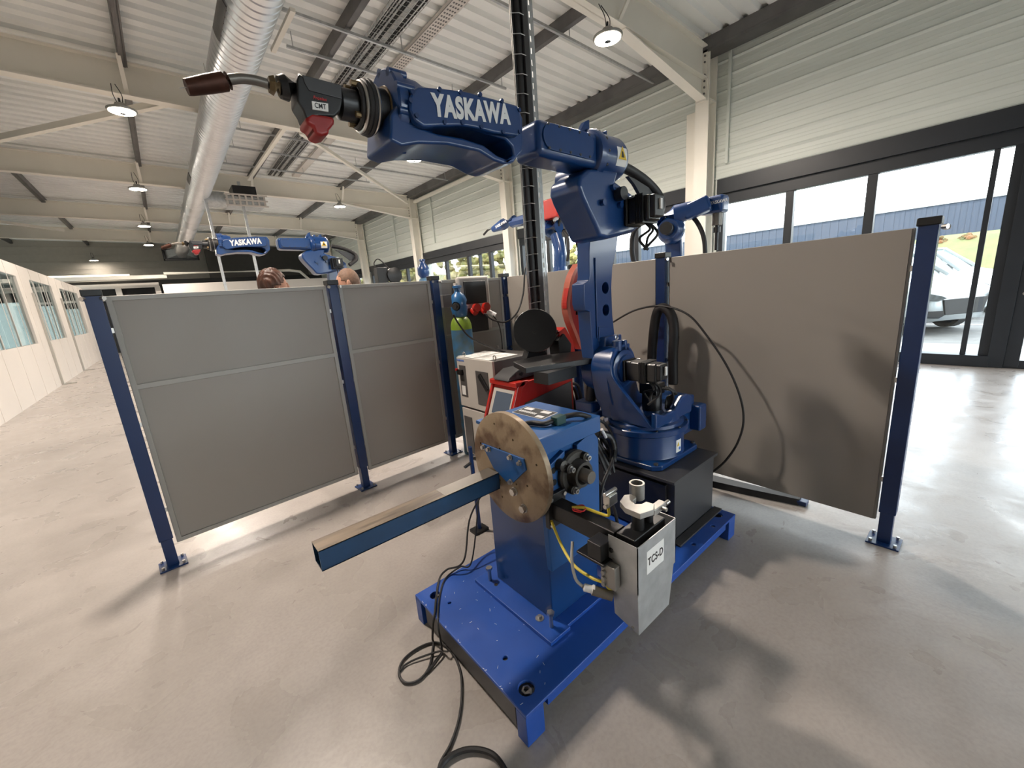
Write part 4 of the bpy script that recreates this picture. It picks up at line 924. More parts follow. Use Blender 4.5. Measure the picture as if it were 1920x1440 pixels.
    MB().tube(ps, [.021, .023, .022, .019, .0185], 20).build('gas_nozzle', 'nozzle', tt, smooth=True)
    q = at(320+105/4.364, 120+192/4.364, Y=1.40); q2 = at(320+72/4.364, 120+197/4.364, Y=1.40); MB().cyl(ps[-1], q2, .0012, 6).build('welding_wire', 'steel', tt)
    return r
rb = build_robot()
# rear robot: same make, same pose
r2 = copy_tree(rb, None, (-.02, 4.75, .20)); r2['label'] = 'bright blue welding robot standing behind the left fence, lettered YASKAWA, arm level'
# its pedestal
MB2 = thing('robot_pedestal', (2.24, 6.13, 0), 'grey pedestal of the rear robot, hidden behind the fence', 'pedestal')
MB().box(1.95, 2.5, 5.8, 6.45, 0, .748).build('pedestal_box', 'dark_grey', MB2)

# ------------------------------------------------------------------ two more robots beyond the right fence
def simple_robot(label, cen, s, yaw, pose):
    r = thing('welding_robot', (cen[0], cen[1], 0), label, 'robot')
    r['group'] = 'blue welding robots'
    X, Y = cen; d = V((math.cos(yaw), math.sin(yaw), 0)); n = V((-d.y, d.x, 0)); U_ = V((0, 0, 1)); c = V((X, Y, 0))
    P = lambda a, z, b=0: c+d*a*s+n*b*s+U_*z
    sh, elb, wr, tip = pose   # heights / reach along d: (a,z)
    MB().box(X-.25*s, X+.25*s, Y-.25*s, Y+.25*s, 0, sh[1]-.6*s).build('pedestal_box', 'dark_grey', r)
    MB().lathe((X, Y, sh[1]-.6*s), (0, 0, 1), [(0, .24*s), (.2*s, .24*s), (.22*s, .2*s), (.45*s, .14*s)], 28).build('base_drum', 'blue', r, smooth=True)
    MB().cyl(P(sh[0], sh[1], -.14), P(sh[0], sh[1], .14), .13*s).build('shoulder_joint', 'blue', r, smooth=True)
    MB().bar(P(sh[0], sh[1], .12), P(elb[0], elb[1], .12), .09*s, .2*s, d).build('lower_arm', 'blue', r, bevel=.03*s, seg=3)
    T = MB(); T.sphere(P(elb[0], elb[1]), .16*s); T.cyl(P(elb[0], elb[1], -.18), P(elb[0], elb[1], .16), .11*s); T.build('elbow_casting', 'blue', r, smooth=True)
    MB().cyl(P(elb[0], elb[1], -.3), P(elb[0], elb[1], -.16), .07*s).build('elbow_motor', 'black', r, smooth=True)
    e2 = (elb[0]+.05, elb[1]+.16*s)
    MB().tube([P(e2[0]-.2, e2[1]), P(e2[0], e2[1]), P(*[(e2[k]*.5+wr[k]*.5) for k in (0, 1)])], [.11*s, .12*s, .09*s], 20).build('roll_housing', 'blue', r, smooth=True)
    q0, q1 = P(e2[0]+.1, e2[1]), P(*wr)
    MB().bar(q0, q1, .17*s, .17*s).build('forearm', 'blue', r, bevel=.03*s, seg=3)
    MB().tube(smooth_path([P(e2[0]-.15, e2[1], -.05), P(e2[0]-.45, e2[1]-.08*s, -.05), P(e2[0]-.5, e2[1]-.4*s, -.05), P(sh[0]-.35, sh[1], -.02), P(-.2, sh[1]-.4*s, 0)], 8), .03*s, 10).build('arm_hose', 'rubber', r, smooth=True)
    return r, P, d, n
# robot with level wrist on the right, in front of the nearest column
c3 = at(1262, 440, X=4.9); r3, P, d, n = simple_robot('blue robot beyond the beige fence panel, its wrist hanging a torch at right', (4.85, c3.y), 1.0, math.radians(-72), ((.05, 1.45), (.0, at(1262, 432, X=4.9).z+.0), (.42, at(1320, 385, X=5.1).z), (0, 0)))
wp = at(1335, 385, X=5.15)
T = MB(); T.box(wp.x-.09, wp.x+.09, wp.y-.16, wp.y+.12, wp.z-.1, wp.z+.09); wbx = T.build('wrist_cover', 'blue', r3, bevel=.03, seg=3)
q = at(1348, 378, X=wp.x-.0915); text('YASKAWA', .05, q, (0, -1, 0), (0, 0, 1), 'letter', wbx, ext=.0006, bold=.02, sx=.8)
T = MB(); tp3 = at(1345, 402, X=5.15); T.cyl(tp3+V((0, 0, .08)), tp3+V((0, 0, -.12)), .055); T.build('torch_mount', 'tube_grey', r3, smooth=True)
T = MB(); T.cyl(tp3+V((0, 0, -.12)), tp3+V((0, 0, -.40)), .02); T.cyl(tp3+V((0, 0, -.14)), tp3+V((0, 0, -.2)), .04); T.build('torch', 'black', r3, smooth=True)
MB().tube(smooth_path([at(1275, 395, X=5.0), at(1300, 408, X=5.0), at(1318, 440, X=5.0), at(1322, 480, X=5.0), at(1318, 520, X=5.0)], 8), .025, 10).build('dress_hose', 'rubber', r3, smooth=True)
# small far robot with red feeder
XX = 7.4
q = at(1050, 470, X=XX); T = None
r4 = thing('welding_robot', (q.x, q.y, 0), 'small far blue robot by the windows, red feeder above, arm drooping left', 'robot', 'blue welding robots')
A_ = lambda px, py, dx=0: at(px, py, X=XX+dx)
q0 = A_(1050, 500); MB().box(q0.x-.25, q0.x+.25, q0.y-.25, q0.y+.25, 0, 1.0).build('pedestal_box', 'dark_grey', r4)
MB().tube([V((q0.x, q0.y, 1.0)), V((q0.x, q0.y, 1.35)), A_(1050, 500)], [.3, .24, .16], 20).build('base_drum', 'blue', r4, smooth=True)
MB().tube(smooth_path([A_(1050, 505), A_(1050, 470), A_(1042, 440)], 6), [.15]*6+[.14]*7, 16).build('lower_arm', 'blue', r4, smooth=True)
MB().tube([A_(1048, 425), A_(1032, 430), A_(1015, 425)], [.15, .19, .14], 16).build('elbow_casting', 'blue', r4, smooth=True)
MB().tube([A_(1030, 415), A_(993, 410), A_(960, 418)], [.13, .14, .12], 8).build('forearm', 'blue', r4, smooth=True)
wr = MB().tube([A_(965, 412), A_(945, 420), A_(925, 430)], [.12, .15, .08], 8).build('wrist_cover', 'blue', r4, smooth=True)
pa, pb = A_(928, 427, -.25), A_(950, 414, -.25); text('YASKAWA', .10, (pa+pb)/2+V((0, 0, .0)), pb-pa, (0, 0, 1), 'letter', wr, ext=.002, bold=.02)
MB().tube([A_(924, 428), A_(914, 432), A_(907, 440)], .03, 10).build('torch', 'black', r4, smooth=True)
MB().tube(smooth_path([A_(1056, 432), A_(1064, 445), A_(1066, 470), A_(1064, 490)], 6), .035, 10).build('arm_hose', 'rubber', r4, smooth=True)
c = A_(1041, 393); tf = thing('wire_feeder', (c.x, c.y, c.z-.25), 'red box wire feeder riding on the small far robot', 'wire feeder')
MB().box(c.x-.25, c.x+.25, c.y-.28, c.y+.25, c.z-.21, c.z+.21).build('feeder_body', 'red', tf, bevel=.03)
MB().box(c.x-.15, c.x+.26, c.y-.30, c.y-.27, c.z-.1, c.z+.19).build('feeder_door', 'cabinet', tf, bevel=.01)
T = MB(); T.bar((c.x, c.y-.15, c.z-.21), (c.x, c.y+.0, c.z-.5), .05, .05); T.bar((c.x, c.y+.15, c.z-.21), (c.x, c.y+.0, c.z-.5), .05, .05); T.build('mounting_bracket', 'black', tf)
MB().tube(smooth_path([c+V((.1, -.3, .08)), A_(1070, 390), A_(1085, 415), A_(1090, 470)], 8), .02, 8).build('feeder_hose', 'tube_grey', tf, smooth=True)

# ------------------------------------------------------------------ controller, power source, drum, feeder, gas bottle, sockets
# robot controller on its plinth
kx0, kx1, ky0, ky1 = 2.09, 2.62, 2.77, 3.33
tk = thing('robot_controller', (2.35, 3.1, 0), 'light grey robot controller cabinet with papers on top, left of the wire drum', 'controller')
MB().box(kx0, kx1, ky0, ky1, .57, 1.06).build('cabinet_body', 'cab_dark', tk, bevel=.004)
MB().box(kx0-.015, kx0+.01, ky0-.005, ky1+.005, .58, 1.065).build('front_door', 'cabinet', tk, bevel=.006)
MB().box(kx0-.012, kx0+.3, ky0, ky1, .08, .56).build('plinth_cover', 'cabinet', tk, bevel=.006)
MB().box(kx0-.018, kx0-.01, ky1-.14, ky1-.03, .68, .99).build('switch_panel', 'cab_dark', tk, bevel=.003)
MB().box(kx0-.02, kx0-.012, ky0+.07, ky0+.26, .64, .96).build('pendant_holder', 'cab_dark', tk, bevel=.003)
MB().bar((kx0-.03, ky0+.19, .93), (kx0-.03, ky0+.08, .80), .02, .05).build('door_handle', 'black', tk, bevel=.006)
MB().box(kx0-.05, kx0-.018, ky1-.10, ky1-.03, .90, .95).build('main_switch', 'black', tk, bevel=.005)
MB().cyl((kx0-.05, ky1-.05, .955), (kx0-.07, ky1-.05, .955), .012).build('switch_knob', 'red', tk, smooth=True)
MB().box(kx0-.02, kx0-.018, ky1-.11, ky1-.05, .70, .79).build('type_label', 'paper', tk)
MB().box(kx0-.02, kx0-.012, ky1-.16, ky1-.03, .1, .48).build('plinth_grille', 'cab_dark', tk, bevel=.003)
text('YASKAWA', .026, (kx0-.0155, ky1-.065, 1.035), (0, -1, 0), (0, 0, 1), 'letter_blue', tk, bold=.02)
for y in (ky0+.04, ky1-.04):
    for x in (kx0+.05, kx1-.06): MB().tube([(x+math.cos(a)*.0, y+math.cos(a)*.018, 1.085+math.sin(a)*.02) for a in [2*pi*k/16 for k in range(16)]], .005, 6, True).build('lifting_eye', 'steel', tk, smooth=True)
for i, (a, c) in enumerate((((kx0+.03, ky0+.1), 'printed paper sheet on the controller, nearer the drum'), ((kx0+.03, ky0+.36), 'printed paper sheet on the controller, nearer the gas bottle'))):
    x, y = a; o = tag(MB().box(x, x+.34, y, y+.25, 1.0605+.001*i, 1.0615+.001*i).build('paper_sheet', 'paper'), c, 'paper', 'papers on the controller'); ORG[o.name] = V((0, 0, 0))
    T = MB()
    for k in range(7): T.box(x+.04+k*.04, x+.046+k*.04, y+.03, y+.03+random.uniform(.1, .19), 1.0622+.001*i, 1.0624+.001*i)
    T.build('printed_line', 'cab_dark', o)
# red welding power source
sx0, sx1, sy0, sy1 = 1.67, 2.30, 2.06, 2.36
tw = thing('welding_power_source', (1.95, 2.2, .3), 'red and black welding power source with tilted display, beside the controller', 'power source')
def wedge(T, y0, y1): T.prism([(sx0, y0, .62), (sx0-.03, y0, .70), (sx0+.09, y0, .99), (sx0+.15, y0, 1.02), (sx1, y0, 1.02), (sx1+.03, y0, .97), (sx1+.03, y0, .55), (sx0+.05, y0, .55)], (0, y1-y0, 0)); return T
wedge(MB(), sy0+.015, sy1-.015).build('casing', 'red', tw, bevel=.012)
T = MB(); T.prism([(sx0+.14, sy0+.008, .60), (sx0+.14, sy0+.008, .87), (sx1-.0, sy0+.008, .93), (sx1-.0, sy0+.008, .58)], (0, .012, 0)); T.build('side_panel', 'cab_dark', tw, bevel=.003)
T = MB()
for y in (sy0, sy1-.025): T.prism([(sx0-.03, y, .60), (sx0-.045, y, .70), (sx0+.075, y, 1.0), (sx0+.12, y, 1.035), (sx0+.19, y, 1.03), (sx0+.12, y, .98), (sx0+.04, y, .72), (sx0+.02, y, .60)], (0, .025, 0))
T.box(sx0+.06, sx0+.15, sy0, sy1, .995, 1.032); T.box(sx0-.05, sx0+.04, sy0, sy1, .585, .64); T.build('front_frame', 'red', tw, bevel=.008)
dd = V((.12, 0, .29)).normalized(); nn = V((-dd.z, 0, dd.x)); b0 = V((sx0-.03, 0, .70))
def onf(u, y, o): return b0+dd*u+nn*o+V((0, y, 0))
def facep(u0, u1, ya, yb, o0, o1, name, m, par): return MB().hexa([onf(u0, ya, o0), onf(u0, yb, o0), onf(u1, yb, o0), onf(u1, ya, o0), onf(u0, ya, o1), onf(u0, yb, o1), onf(u1, yb, o1), onf(u1, ya, o1)]).build(name, m, par, bevel=.002)
dsp = facep(.08, .29, sy0+.035, sy1-.035, -.005, .006, 'display_frame', 'cabinet', tw)
facep(.105, .265, sy0+.05, sy1-.07, .004, .009, 'display', 'screen', tw)
facep(.0, .08, sy0+.03, sy1-.03, -.005, .005, 'control_panel', 'cab_dark', tw)
for y, k in ((sy1-.09, .02), (sy1-.16, .024)): p = onf(.04, y, .0); MB().cyl(p, p+nn*.035, k, 18).build('control_knob', 'black', tw, smooth=True)
T = MB()
for k in range(6): T.tube(smooth_path([(sx1+.03, sy0+.05+k*.04, .9-.03*k), (sx1+.12, sy0+.04+k*.04, .85-.03*k), (sx1+.14, sy0+.03+k*.04, .6), (sx1+.1, sy0+.05+k*.04, .3)], 6), .012, 8)
T.build('rear_cable', 'rubber', tw, smooth=True)
# trolley / stand below the source and the rack above
MB().box(sx0+.05, sx1, sy0+.02, sy1-.02, .05, .549).build('trolley', 'dark_grey', tw, bevel=.005)
# cooling / pendant holder on top of source
to = thing('remote_control_unit', (1.85, 2.2, 1.035), 'dark grey wedge shaped control unit lying on the red power source', 'control unit')
T = MB(); T.prism([(1.72, 2.13, 1.034), (2.15, 2.13, 1.034), (2.15, 2.13, 1.10), (1.82, 2.13, 1.10), (1.74, 2.13, 1.06)], (0, .17, 0)); T.build('unit_body', 'dark_grey', to, bevel=.008)
T = MB(); T.box(1.80, 1.92, 2.128, 2.131, 1.05, 1.09); T.build('unit_panel', 'cab_dark', to); MB().cyl((1.84, 2.131, 1.07), (1.84, 2.12, 1.07), .014).build('unit_knob', 'black', to, smooth=True)
# shelf + wire drum
tsf = thing('drum_shelf', (2.1, 2.1, 1.12), 'black flat bracket shelf carrying the wire drum and the red wire feeder', 'shelf')
sA, sB = at(965, 682, Y=2.20), at(1095, 672, Y=2.02)
zS = 1.20
pts = [at(962, 678, Z=zS), at(1003, 668, Z=zS), at(1110, 655, Z=zS), at(1110, 672, Z=zS), at(985, 690, Z=zS)]
MB().prism(pts, (0, 0, -.035)).build('shelf_plate', 'black', tsf, bevel=.004)
pc = at(1040, 690, Z=zS-.02)
MB().box(pc.x-.1, pc.x+.15, pc.y-.04, pc.y+.08, 1.10, zS-.03).build('shelf_post', 'black', tsf)
dz = at(1003, 620, X=1.93)
dr = thing('wire_drum', (dz.x, dz.y, dz.z-.15), 'round matt black wire spool cover on its shelf, behind the positioner', 'wire spool')
dn = (V((0, 0, CH))-dz); dn.z = .25; dn.normalize()
dn = V((-.62, -.72, .18)).normalized()
MB().lathe(dz-dn*.03, dn, [(-.10, .135), (-.07, .14), (-.03, .146), (-.01, .142), (.0, .15), (.018, .152), (.028, .148), (.03, .02)], 56).build('spool_cover', 'black', dr, smooth=True)
MB().lathe(dz+dn*.0, dn, [(0, .02), (.003, .02), (.004, .008)], 24).build('spool_hub', 'black', dr, smooth=True)
T = MB(); T.prism([dz+V((-.05, .02, -.12)), dz+V((.10, .02, -.12)), dz+V((.13, .02, -.19)), dz+V((-.08, .02, -.19))], (0, .05, 0)); T.build('spool_foot', 'black', dr, bevel=.006)
T = MB(); sd = dn.cross(V((0, 0, 1))).normalized(); p = dz-sd*.15-dn*.05
for k in range(3): T.cyl(p+V((0, 0, -.02-.025*k)), p+V((0, 0, -.005-.025*k))-sd*.012, .005, 8)
T.build('spool_clip', 'steel', dr, smooth=True)
# red wire feeder (arc shaped) at the robot's left
F = lambda u, v, Y=2.0: at(u, v, Y=Y)
fr = thing('wire_feeder', tuple(F(1075, 640)), 'red curved wire feeder with clear window between wire drum and robot arm', 'wire feeder')
lft = [(1086, 494), (1074, 516), (1067, 546), (1064, 573), (1069, 600), (1079, 627), (1090, 655)]
MB().prism([F(*p) for p in lft+[(1112, 640), (1118, 560), (1112, 500)]], (0, .035, 0)).build('feeder_body', 'red_dark', fr, bevel=.006)
lf2 = [(a.x, a.y, a.z) for a in smooth_path([F(*p, Y=1.99) for p in lft], 5)]; rt2 = [(a.x, a.y, a.z) for a in smooth_path([F(x+5, y, Y=1.99) for x, y in lft], 5)]
MB().prism([V(p)-V((.006, 0, 0)) for p in lf2]+[V(p) for p in rt2[::-1]], (0, .055, 0)).build('feeder_rim', 'clear_red', fr)
MB().prism([V(p)-V((.010, 0, 0)) for p in lf2[9:17]]+[V(p) for p in lf2[9:17][::-1]], (0, .04, 0)).build('rim_stripe', 'red', fr)
MB().prism([F(*p, Y=1.99) for p in ((1082, 548), (1112, 545), (1112, 592), (1082, 590))], (0, .02, 0)).build('feeder_window', 'black_gloss', fr)
MB().prism([F(*p) for p in ((1048, 622), (1060, 613), (1075, 640), (1080, 665), (1060, 668), (1052, 645))], (0, .1, 0)).build('feeder_foot', 'red', fr, bevel=.006)
MB().prism([F(*p, Y=1.98) for p in ((1047, 640), (1058, 625), (1072, 645), (1070, 668), (1050, 667))], (0, .1, 0)).build('foot_cover', 'black', fr, bevel=.006)
MB().tube(smooth_path([F(*p) for p in ((1085, 495), (1095, 480), (1108, 470), (1125, 460))], 6), .02, 12).build('feeder_conduit', 'rubber', fr, smooth=True)
tag(MB().tube(smooth_path([F(*p, Y=2.1) for p in ((1108, 490), (1090, 470), (1083, 455), (1088, 448), (1100, 452), (1112, 462))], 8), .016, 10).build('hose_loop', 'rubber', smooth=True), 'black hose loop above the red wire feeder', 'hose')
# gas bottle
gx, gy = 2.238, 3.44
tg = thing('gas_bottle', (gx, gy, 0), 'tall gas bottle, blue body with green shoulder and blue valve guard', 'gas bottle')
MB().lathe((gx, gy, 0), (0, 0, 1), [(0, .10), (.02, .105), (1.31, .105), (1.312, .1052)], 40).build('bottle_body', 'bottle_blue', tg, smooth=True)
MB().lathe((gx, gy, 1.312), (0, 0, 1), [(0, .1052), (.05, .102), (.09, .088), (.12, .065), (.135, .04), (.14, .03)], 40).build('bottle_shoulder', 'green', tg, smooth=True)
cut = MB(); cut.cyl((gx-.2, gy-.13, 1.54), (gx+.0, gy-.0, 1.54), .045, 20); cut.cyl((gx+.03, gy-.2, 1.56), (gx+.09, gy, 1.56), .03, 16)
MB().lathe((gx, gy, 1.43), (0, 0, 1), [(0, .055), (.02, .072), (.10, .085), (.17, .082), (.22, .06), (.24, .035), (.25, .03), (.28, .03), (.285, .045), (.305, .045), (.31, .02)], 40).build('valve_guard', 'cap_blue', tg, smooth=True, cut=cut)
MB().lathe((gx-.06, gy-.045, 1.54), (-.8, -.6, 0), [(-.04, .035), (.02, .035), (.022, .018), (.04, .018)], 20).build('valve_knob', 'black', tg, smooth=True)
T = MB(); q = at(833, 565, Y=3.2); T.box(q.x-.03, q.x+.06, 3.17, 3.21, q.z-.055, q.z+.055); T.build('gauge_tag', 'cab_dark', tg, bevel=.003)
tag(MB().tube(smooth_path([at(*p, Y=3.12) for p in ((850, 590), (862, 610), (885, 635), (930, 655), (965, 665))], 8), .008, 8).build('gas_hose', 'rubber', smooth=True), 'thin black gas hose from the bottle across to the power source', 'hose')
# socket cabinet on fence
a0 = at(853, 523, Y=3.56); b0_ = at(922, 612, Y=3.56)
tsb = thing('socket_cabinet', ((a0.x+b0_.x)/2, 3.55, b0_.z), 'beige electric socket cabinet with dark window and red plugs on the fence', 'socket box')
T = MB(); T.box(a0.x+.02, b0_.x+.01, 3.545, 3.61, b0_.z-.03, a0.z+.02); T.build('cabinet_body', 'cabinet', tsb, bevel=.03, seg=3)
MB().box(a0.x, a0.x+.06, 3.56, 3.61, b0_.z+.2, a0.z-.04).build('side_trunking', 'cabinet', tsb, bevel=.006)
mx = (a0.x+b0_.x)/2+.02; w = (b0_.x-a0.x-.04)/2-.03
MB().box(mx-w+.01, mx+w-.02, 3.53, 3.55, (a0.z+b0_.z)/2+.0, a0.z-.03).build('smoked_window', 'black_gloss', tsb, bevel=.012)
MB().box(mx-w, mx+w*.8, 3.525, 3.55, b0_.z-.03, (a0.z+b0_.z)/2-.04).build('socket_panel', 'black', tsb, bevel=.01)
for x in (mx-w*.45, mx+w*.35):
    T = MB(); z = (a0.z+b0_.z)/2-.06; T.cyl((x, 3.525, z), (x, 3.475, z-.03), .035, 20); T.cyl((x, 3.475, z+.02), (x, 3.435, z+.022), .042, 20); T.build('red_socket', 'red', tsb, smooth=True)
T = MB(); z = (a0.z+b0_.z)/2-.09; T.cyl((mx+w*.5, 3.475, z), (mx+w*.9, 3.415, z-.05), .028, 16); T.build('white_plug', 'letter', tsb, smooth=True)
tag(MB().tube(smooth_path([at(*p, Y=3.3) for p in ((908, 588), (925, 600), (950, 603), (970, 585), (981, 550), (984, 510), (990, 497), (1002, 505))], 8), .009, 8).build('power_cable', 'rubber', smooth=True), 'black power cable looping from the socket cabinet up to the cable riser', 'cable')
tag(MB().tube(smooth_path([at(*p, Y=3.35) for p in ((925, 592), (936, 610), (941, 640), (942, 660))], 6), .006, 8).build('power_cable', 'rubber', smooth=True), 'thin cable hanging straight down from the white plug', 'cable')
# connectors behind the positioner head
T = MB()
for k in range(9):
    s_ = at(1095+random.uniform(-5, 25), 790+random.uniform(-10, 20), Y=1.45); e_ = at(1130+random.uniform(0, 25), 850+random.uniform(0, 40), Y=1.35)
    T.tube(smooth_path([s_, (s_+e_)/2+V((random.uniform(-.03, .03), 0, random.uniform(0, .05))), e_], 6), random.uniform(.006, .014), 8)
T.tube(smooth_path([at(1105, 780, Y=1.5), at(1140, 800, Y=1.45), at(1152, 850, Y=1.3), at(1130, 910, Y=1.2), at(1125, 960, Y=1.2)], 8), .009, 8)
T.tube(smooth_path([at(1098, 860, Y=1.35), at(1120, 900, Y=1.3), at(1150, 950, Y=1.2), at(1160, 1000, Y=1.1)], 8), .009, 8)
tag(T.build('cable_tangle', 'rubber', smooth=True), 'tangle of black cables behind the positioner head', 'cable bundle', kind='stuff')
tcn = thing('motor_connector', (1.5, 1.35, .8), 'black elbow connector beside the robot drum', 'connector')
T = MB(); T.tube(smooth_path([at(1118, 812, Y=1.36), at(1140, 818, Y=1.34), at(1149, 835, Y=1.33), at(1149, 858, Y=1.33)], 6), .024, 14); T.build('connector_elbow', 'black_gloss', tcn, smooth=True)
T = MB(); T.cyl(at(1128, 805, Y=1.32), at(1136, 820, Y=1.32), .009, 10); T.build('connector_band', 'letter', tcn)
# cables hanging on the fence post
tag(MB().tube(smooth_path([at(*p, X=2.88) for p in ((1262, 720), (1262, 700), (1262, 660), (1264, 620), (1258, 590), (1243, 577), (1231, 590), (1224, 640), (1222, 700), (1226, 760))], 8), .036, 14).build('dress_hose', 'rubber', smooth=True), 'thick black sleeved hose hung over the fence post behind the robot', 'hose')
tag(MB().tube(smooth_path([at(*p, X=2.85) for p in ((1148, 605), (1190, 582), (1240, 574), (1290, 590), (1330, 636), (1365, 690), (1388, 745), (1394, 790), (1383, 830), (1362, 862), (1340, 882))]+[at(1322, 893, Z=.09), at(1300, 905, Z=.012)], 10), .0075, 8).build('cable_loop', 'rubber', smooth=True), 'thin black cable arching wide in front of the beige fence panel', 'cable')
fb = [(3.06, 1.75), (3.10, 1.42), (3.14, 1.1), (3.17, .92), (3.20, .745)]
ft = thing('floor_hose', (3.12, 1.2, 0), 'flat black cable sleeve lying on the floor along the beige fence', 'hose')
T = MB(); P_ = []
for k, (x, y) in enumerate(fb): P_.append((x, y))
g = []
for (x, y) in [(a.x, a.y) for a in smooth_path([(x, y, 0) for x, y in fb], 5)]:
    w = .07-.035*max(0, (1.3-y)/.6); g.append([T.b.verts.new((x-w, y, .0)), T.b.verts.new((x-w*.7, y, .045)), T.b.verts.new((x+w*.7, y, .05)), T.b.verts.new((x+w, y, .0))])
for p, q in zip(g, g[1:]):
    for j in range(4): T.b.faces.new([p[j], p[(j+1) % 4], q[(j+1) % 4], q[j]])
T.b.faces.new(g[0]); T.b.faces.new(g[-1][::-1]); T.build('sleeve', 'rubber', ft, smooth=True)
MB().box(3.165, 3.235, .70, .76, .002, .035).build('sleeve_end', 'post_blue', ft, bevel=.006)
# floor cable at front
fz = .009
pth = [at(918, 925, Y=1.75), at(905, 965, Y=1.85)] + [at(x, y, Z=.35) for x, y in ((878, 1025), )]
pth = [V((1.30, 1.80, .60)), V((1.14, 1.86, .38)), at(870, 1050, Z=.22), at(838, 1068, Z=.18), at(824, 1085, Z=.158), at(818, 1120, Z=.157), at(815, 1150, Z=.158), at(812, 1170, X=.683), at(811, 1195, X=.68)]
fl_ = [at(x, y, Z=fz) for x, y in ((812, 1210), (805, 1250), (785, 1275), (760, 1280), (748, 1262), (758, 1235), (790, 1212), (820, 1205), (845, 1220), (862, 1255), (866, 1300), (860, 1350), (845, 1395), (828, 1425), (822, 1445), (815, 1500))]
tag(MB().tube(smooth_path(pth+fl_, 8), .0055, 8).build('floor_cable', 'rubber', smooth=True), 'thin black cable hanging from the positioner and looping on the floor at left', 'cable')
fl2 = [V((1.20, 1.84, .5)), at(885, 1050, Z=.2), at(862, 1063, Z=.17), at(835, 1085, Z=.156), at(824, 1120, Z=.156), at(821, 1157, Z=.157), at(822, 1178, X=.683), at(826, 1200, X=.68), at(828, 1222, Z=fz), at(815, 1240, Z=fz), at(800, 1262, Z=fz), at(830, 1222, Z=fz+.008), at(790, 1232, Z=fz+.006), at(762, 1245, Z=fz), at(750, 1258, Z=fz)]
tag(MB().tube(smooth_path(fl2, 8), .0045, 8).build('floor_cable', 'rubber', smooth=True), 'second thin black cable ending inside the floor loop', 'cable')
tag(MB().tube(smooth_path([at(x, y, Z=.016) for x, y in ((818, 1455), (835, 1425), (865, 1408), (895, 1405), (925, 1415), (945, 1440), (955, 1470))], 8), .010, 8).build('floor_cable', 'rubber', smooth=True), 'thicker black cable arching at the bottom edge of the floor', 'cable')
# small black stand behind disc (left)
tst = thing('pedal_stand', (1.7, 2.35, 0), 'small dark blue bracket standing behind the round face plate', 'stand')
p0, p1 = at(881, 838, Y=2.2), at(889, 885, Y=2.2)
T = MB(); T.cyl(V((p0.x, p0.y, p0.z)), V((p0.x+.01, p0.y, 0)), .014, 12); T.build('stand_pole', 'post_blue', tst, smooth=True)
T = MB(); T.bar(V((p0.x-.06, p0.y, p0.z-.13)), V((p0.x+.01, p0.y, p0.z-.11)), .02, .012); T.bar(V((p0.x-.05, p0.y, 0.01)), V((p0.x+.06, p0.y, .01)), .08, .02); T.build('stand_foot', 'black', tst)

# small distant machines above the fence tops
q = at(722, 512, Y=9.0); tm = thing('feeder_unit', (q.x, q.y, 0), 'black machine silhouette before the far windows, left of the third fence post', 'machine')
T = MB(); T.box(q.x-.22, q.x+.02, q.y-.1, q.y+.1, 0, q.z+.12); T.build('machine_post', 'black', tm, bevel=.01)
T = MB(); T.lathe((q.x+.16, q.y-.05, q.z-.06), (0, -1, 0), [(0, .17), (.1, .17), (.12, .1)], 24); T.box(q.x, q.x+.3, q.y-.1, q.y+.1, 0, q.z-.2); T.build('machine_drum', 'black', tm, smooth=True)
T = MB(); T.tube(smooth_path([(q.x-.2, q.y, q.z+.1), (q.x-.22, q.y, q.z+.22), (q.x-.1, q.y, q.z+.3), (q.x+.1, q.y, q.z+.1), (q.x+.3, q.y, q.z-.1)], 6), .012, 6); T.build('machine_hose', 'rubber', tm)
q = at(793, 502, Y=6.5); tm = thing('gas_bottle', (q.x, q.y, 0), 'blue gas valve guard peeking above the fence left of the gas bottle', 'gas bottle')
MB().lathe((q.x, q.y, 0), (0, 0, 1), [(0, .11), (q.z-.3, .11), (q.z-.2, .09), (q.z-.16, .05)], 24).build('bottle_body', 'bottle_blue', tm, smooth=True)
MB().lathe((q.x, q.y, q.z-.17), (0, 0, 1), [(0, .06), (.06, .1), (.17, .1), (.24, .05), (.27, .04), (.29, .055), (.31, .05)], 24).build('valve_guard', 'blue', tm, smooth=True)

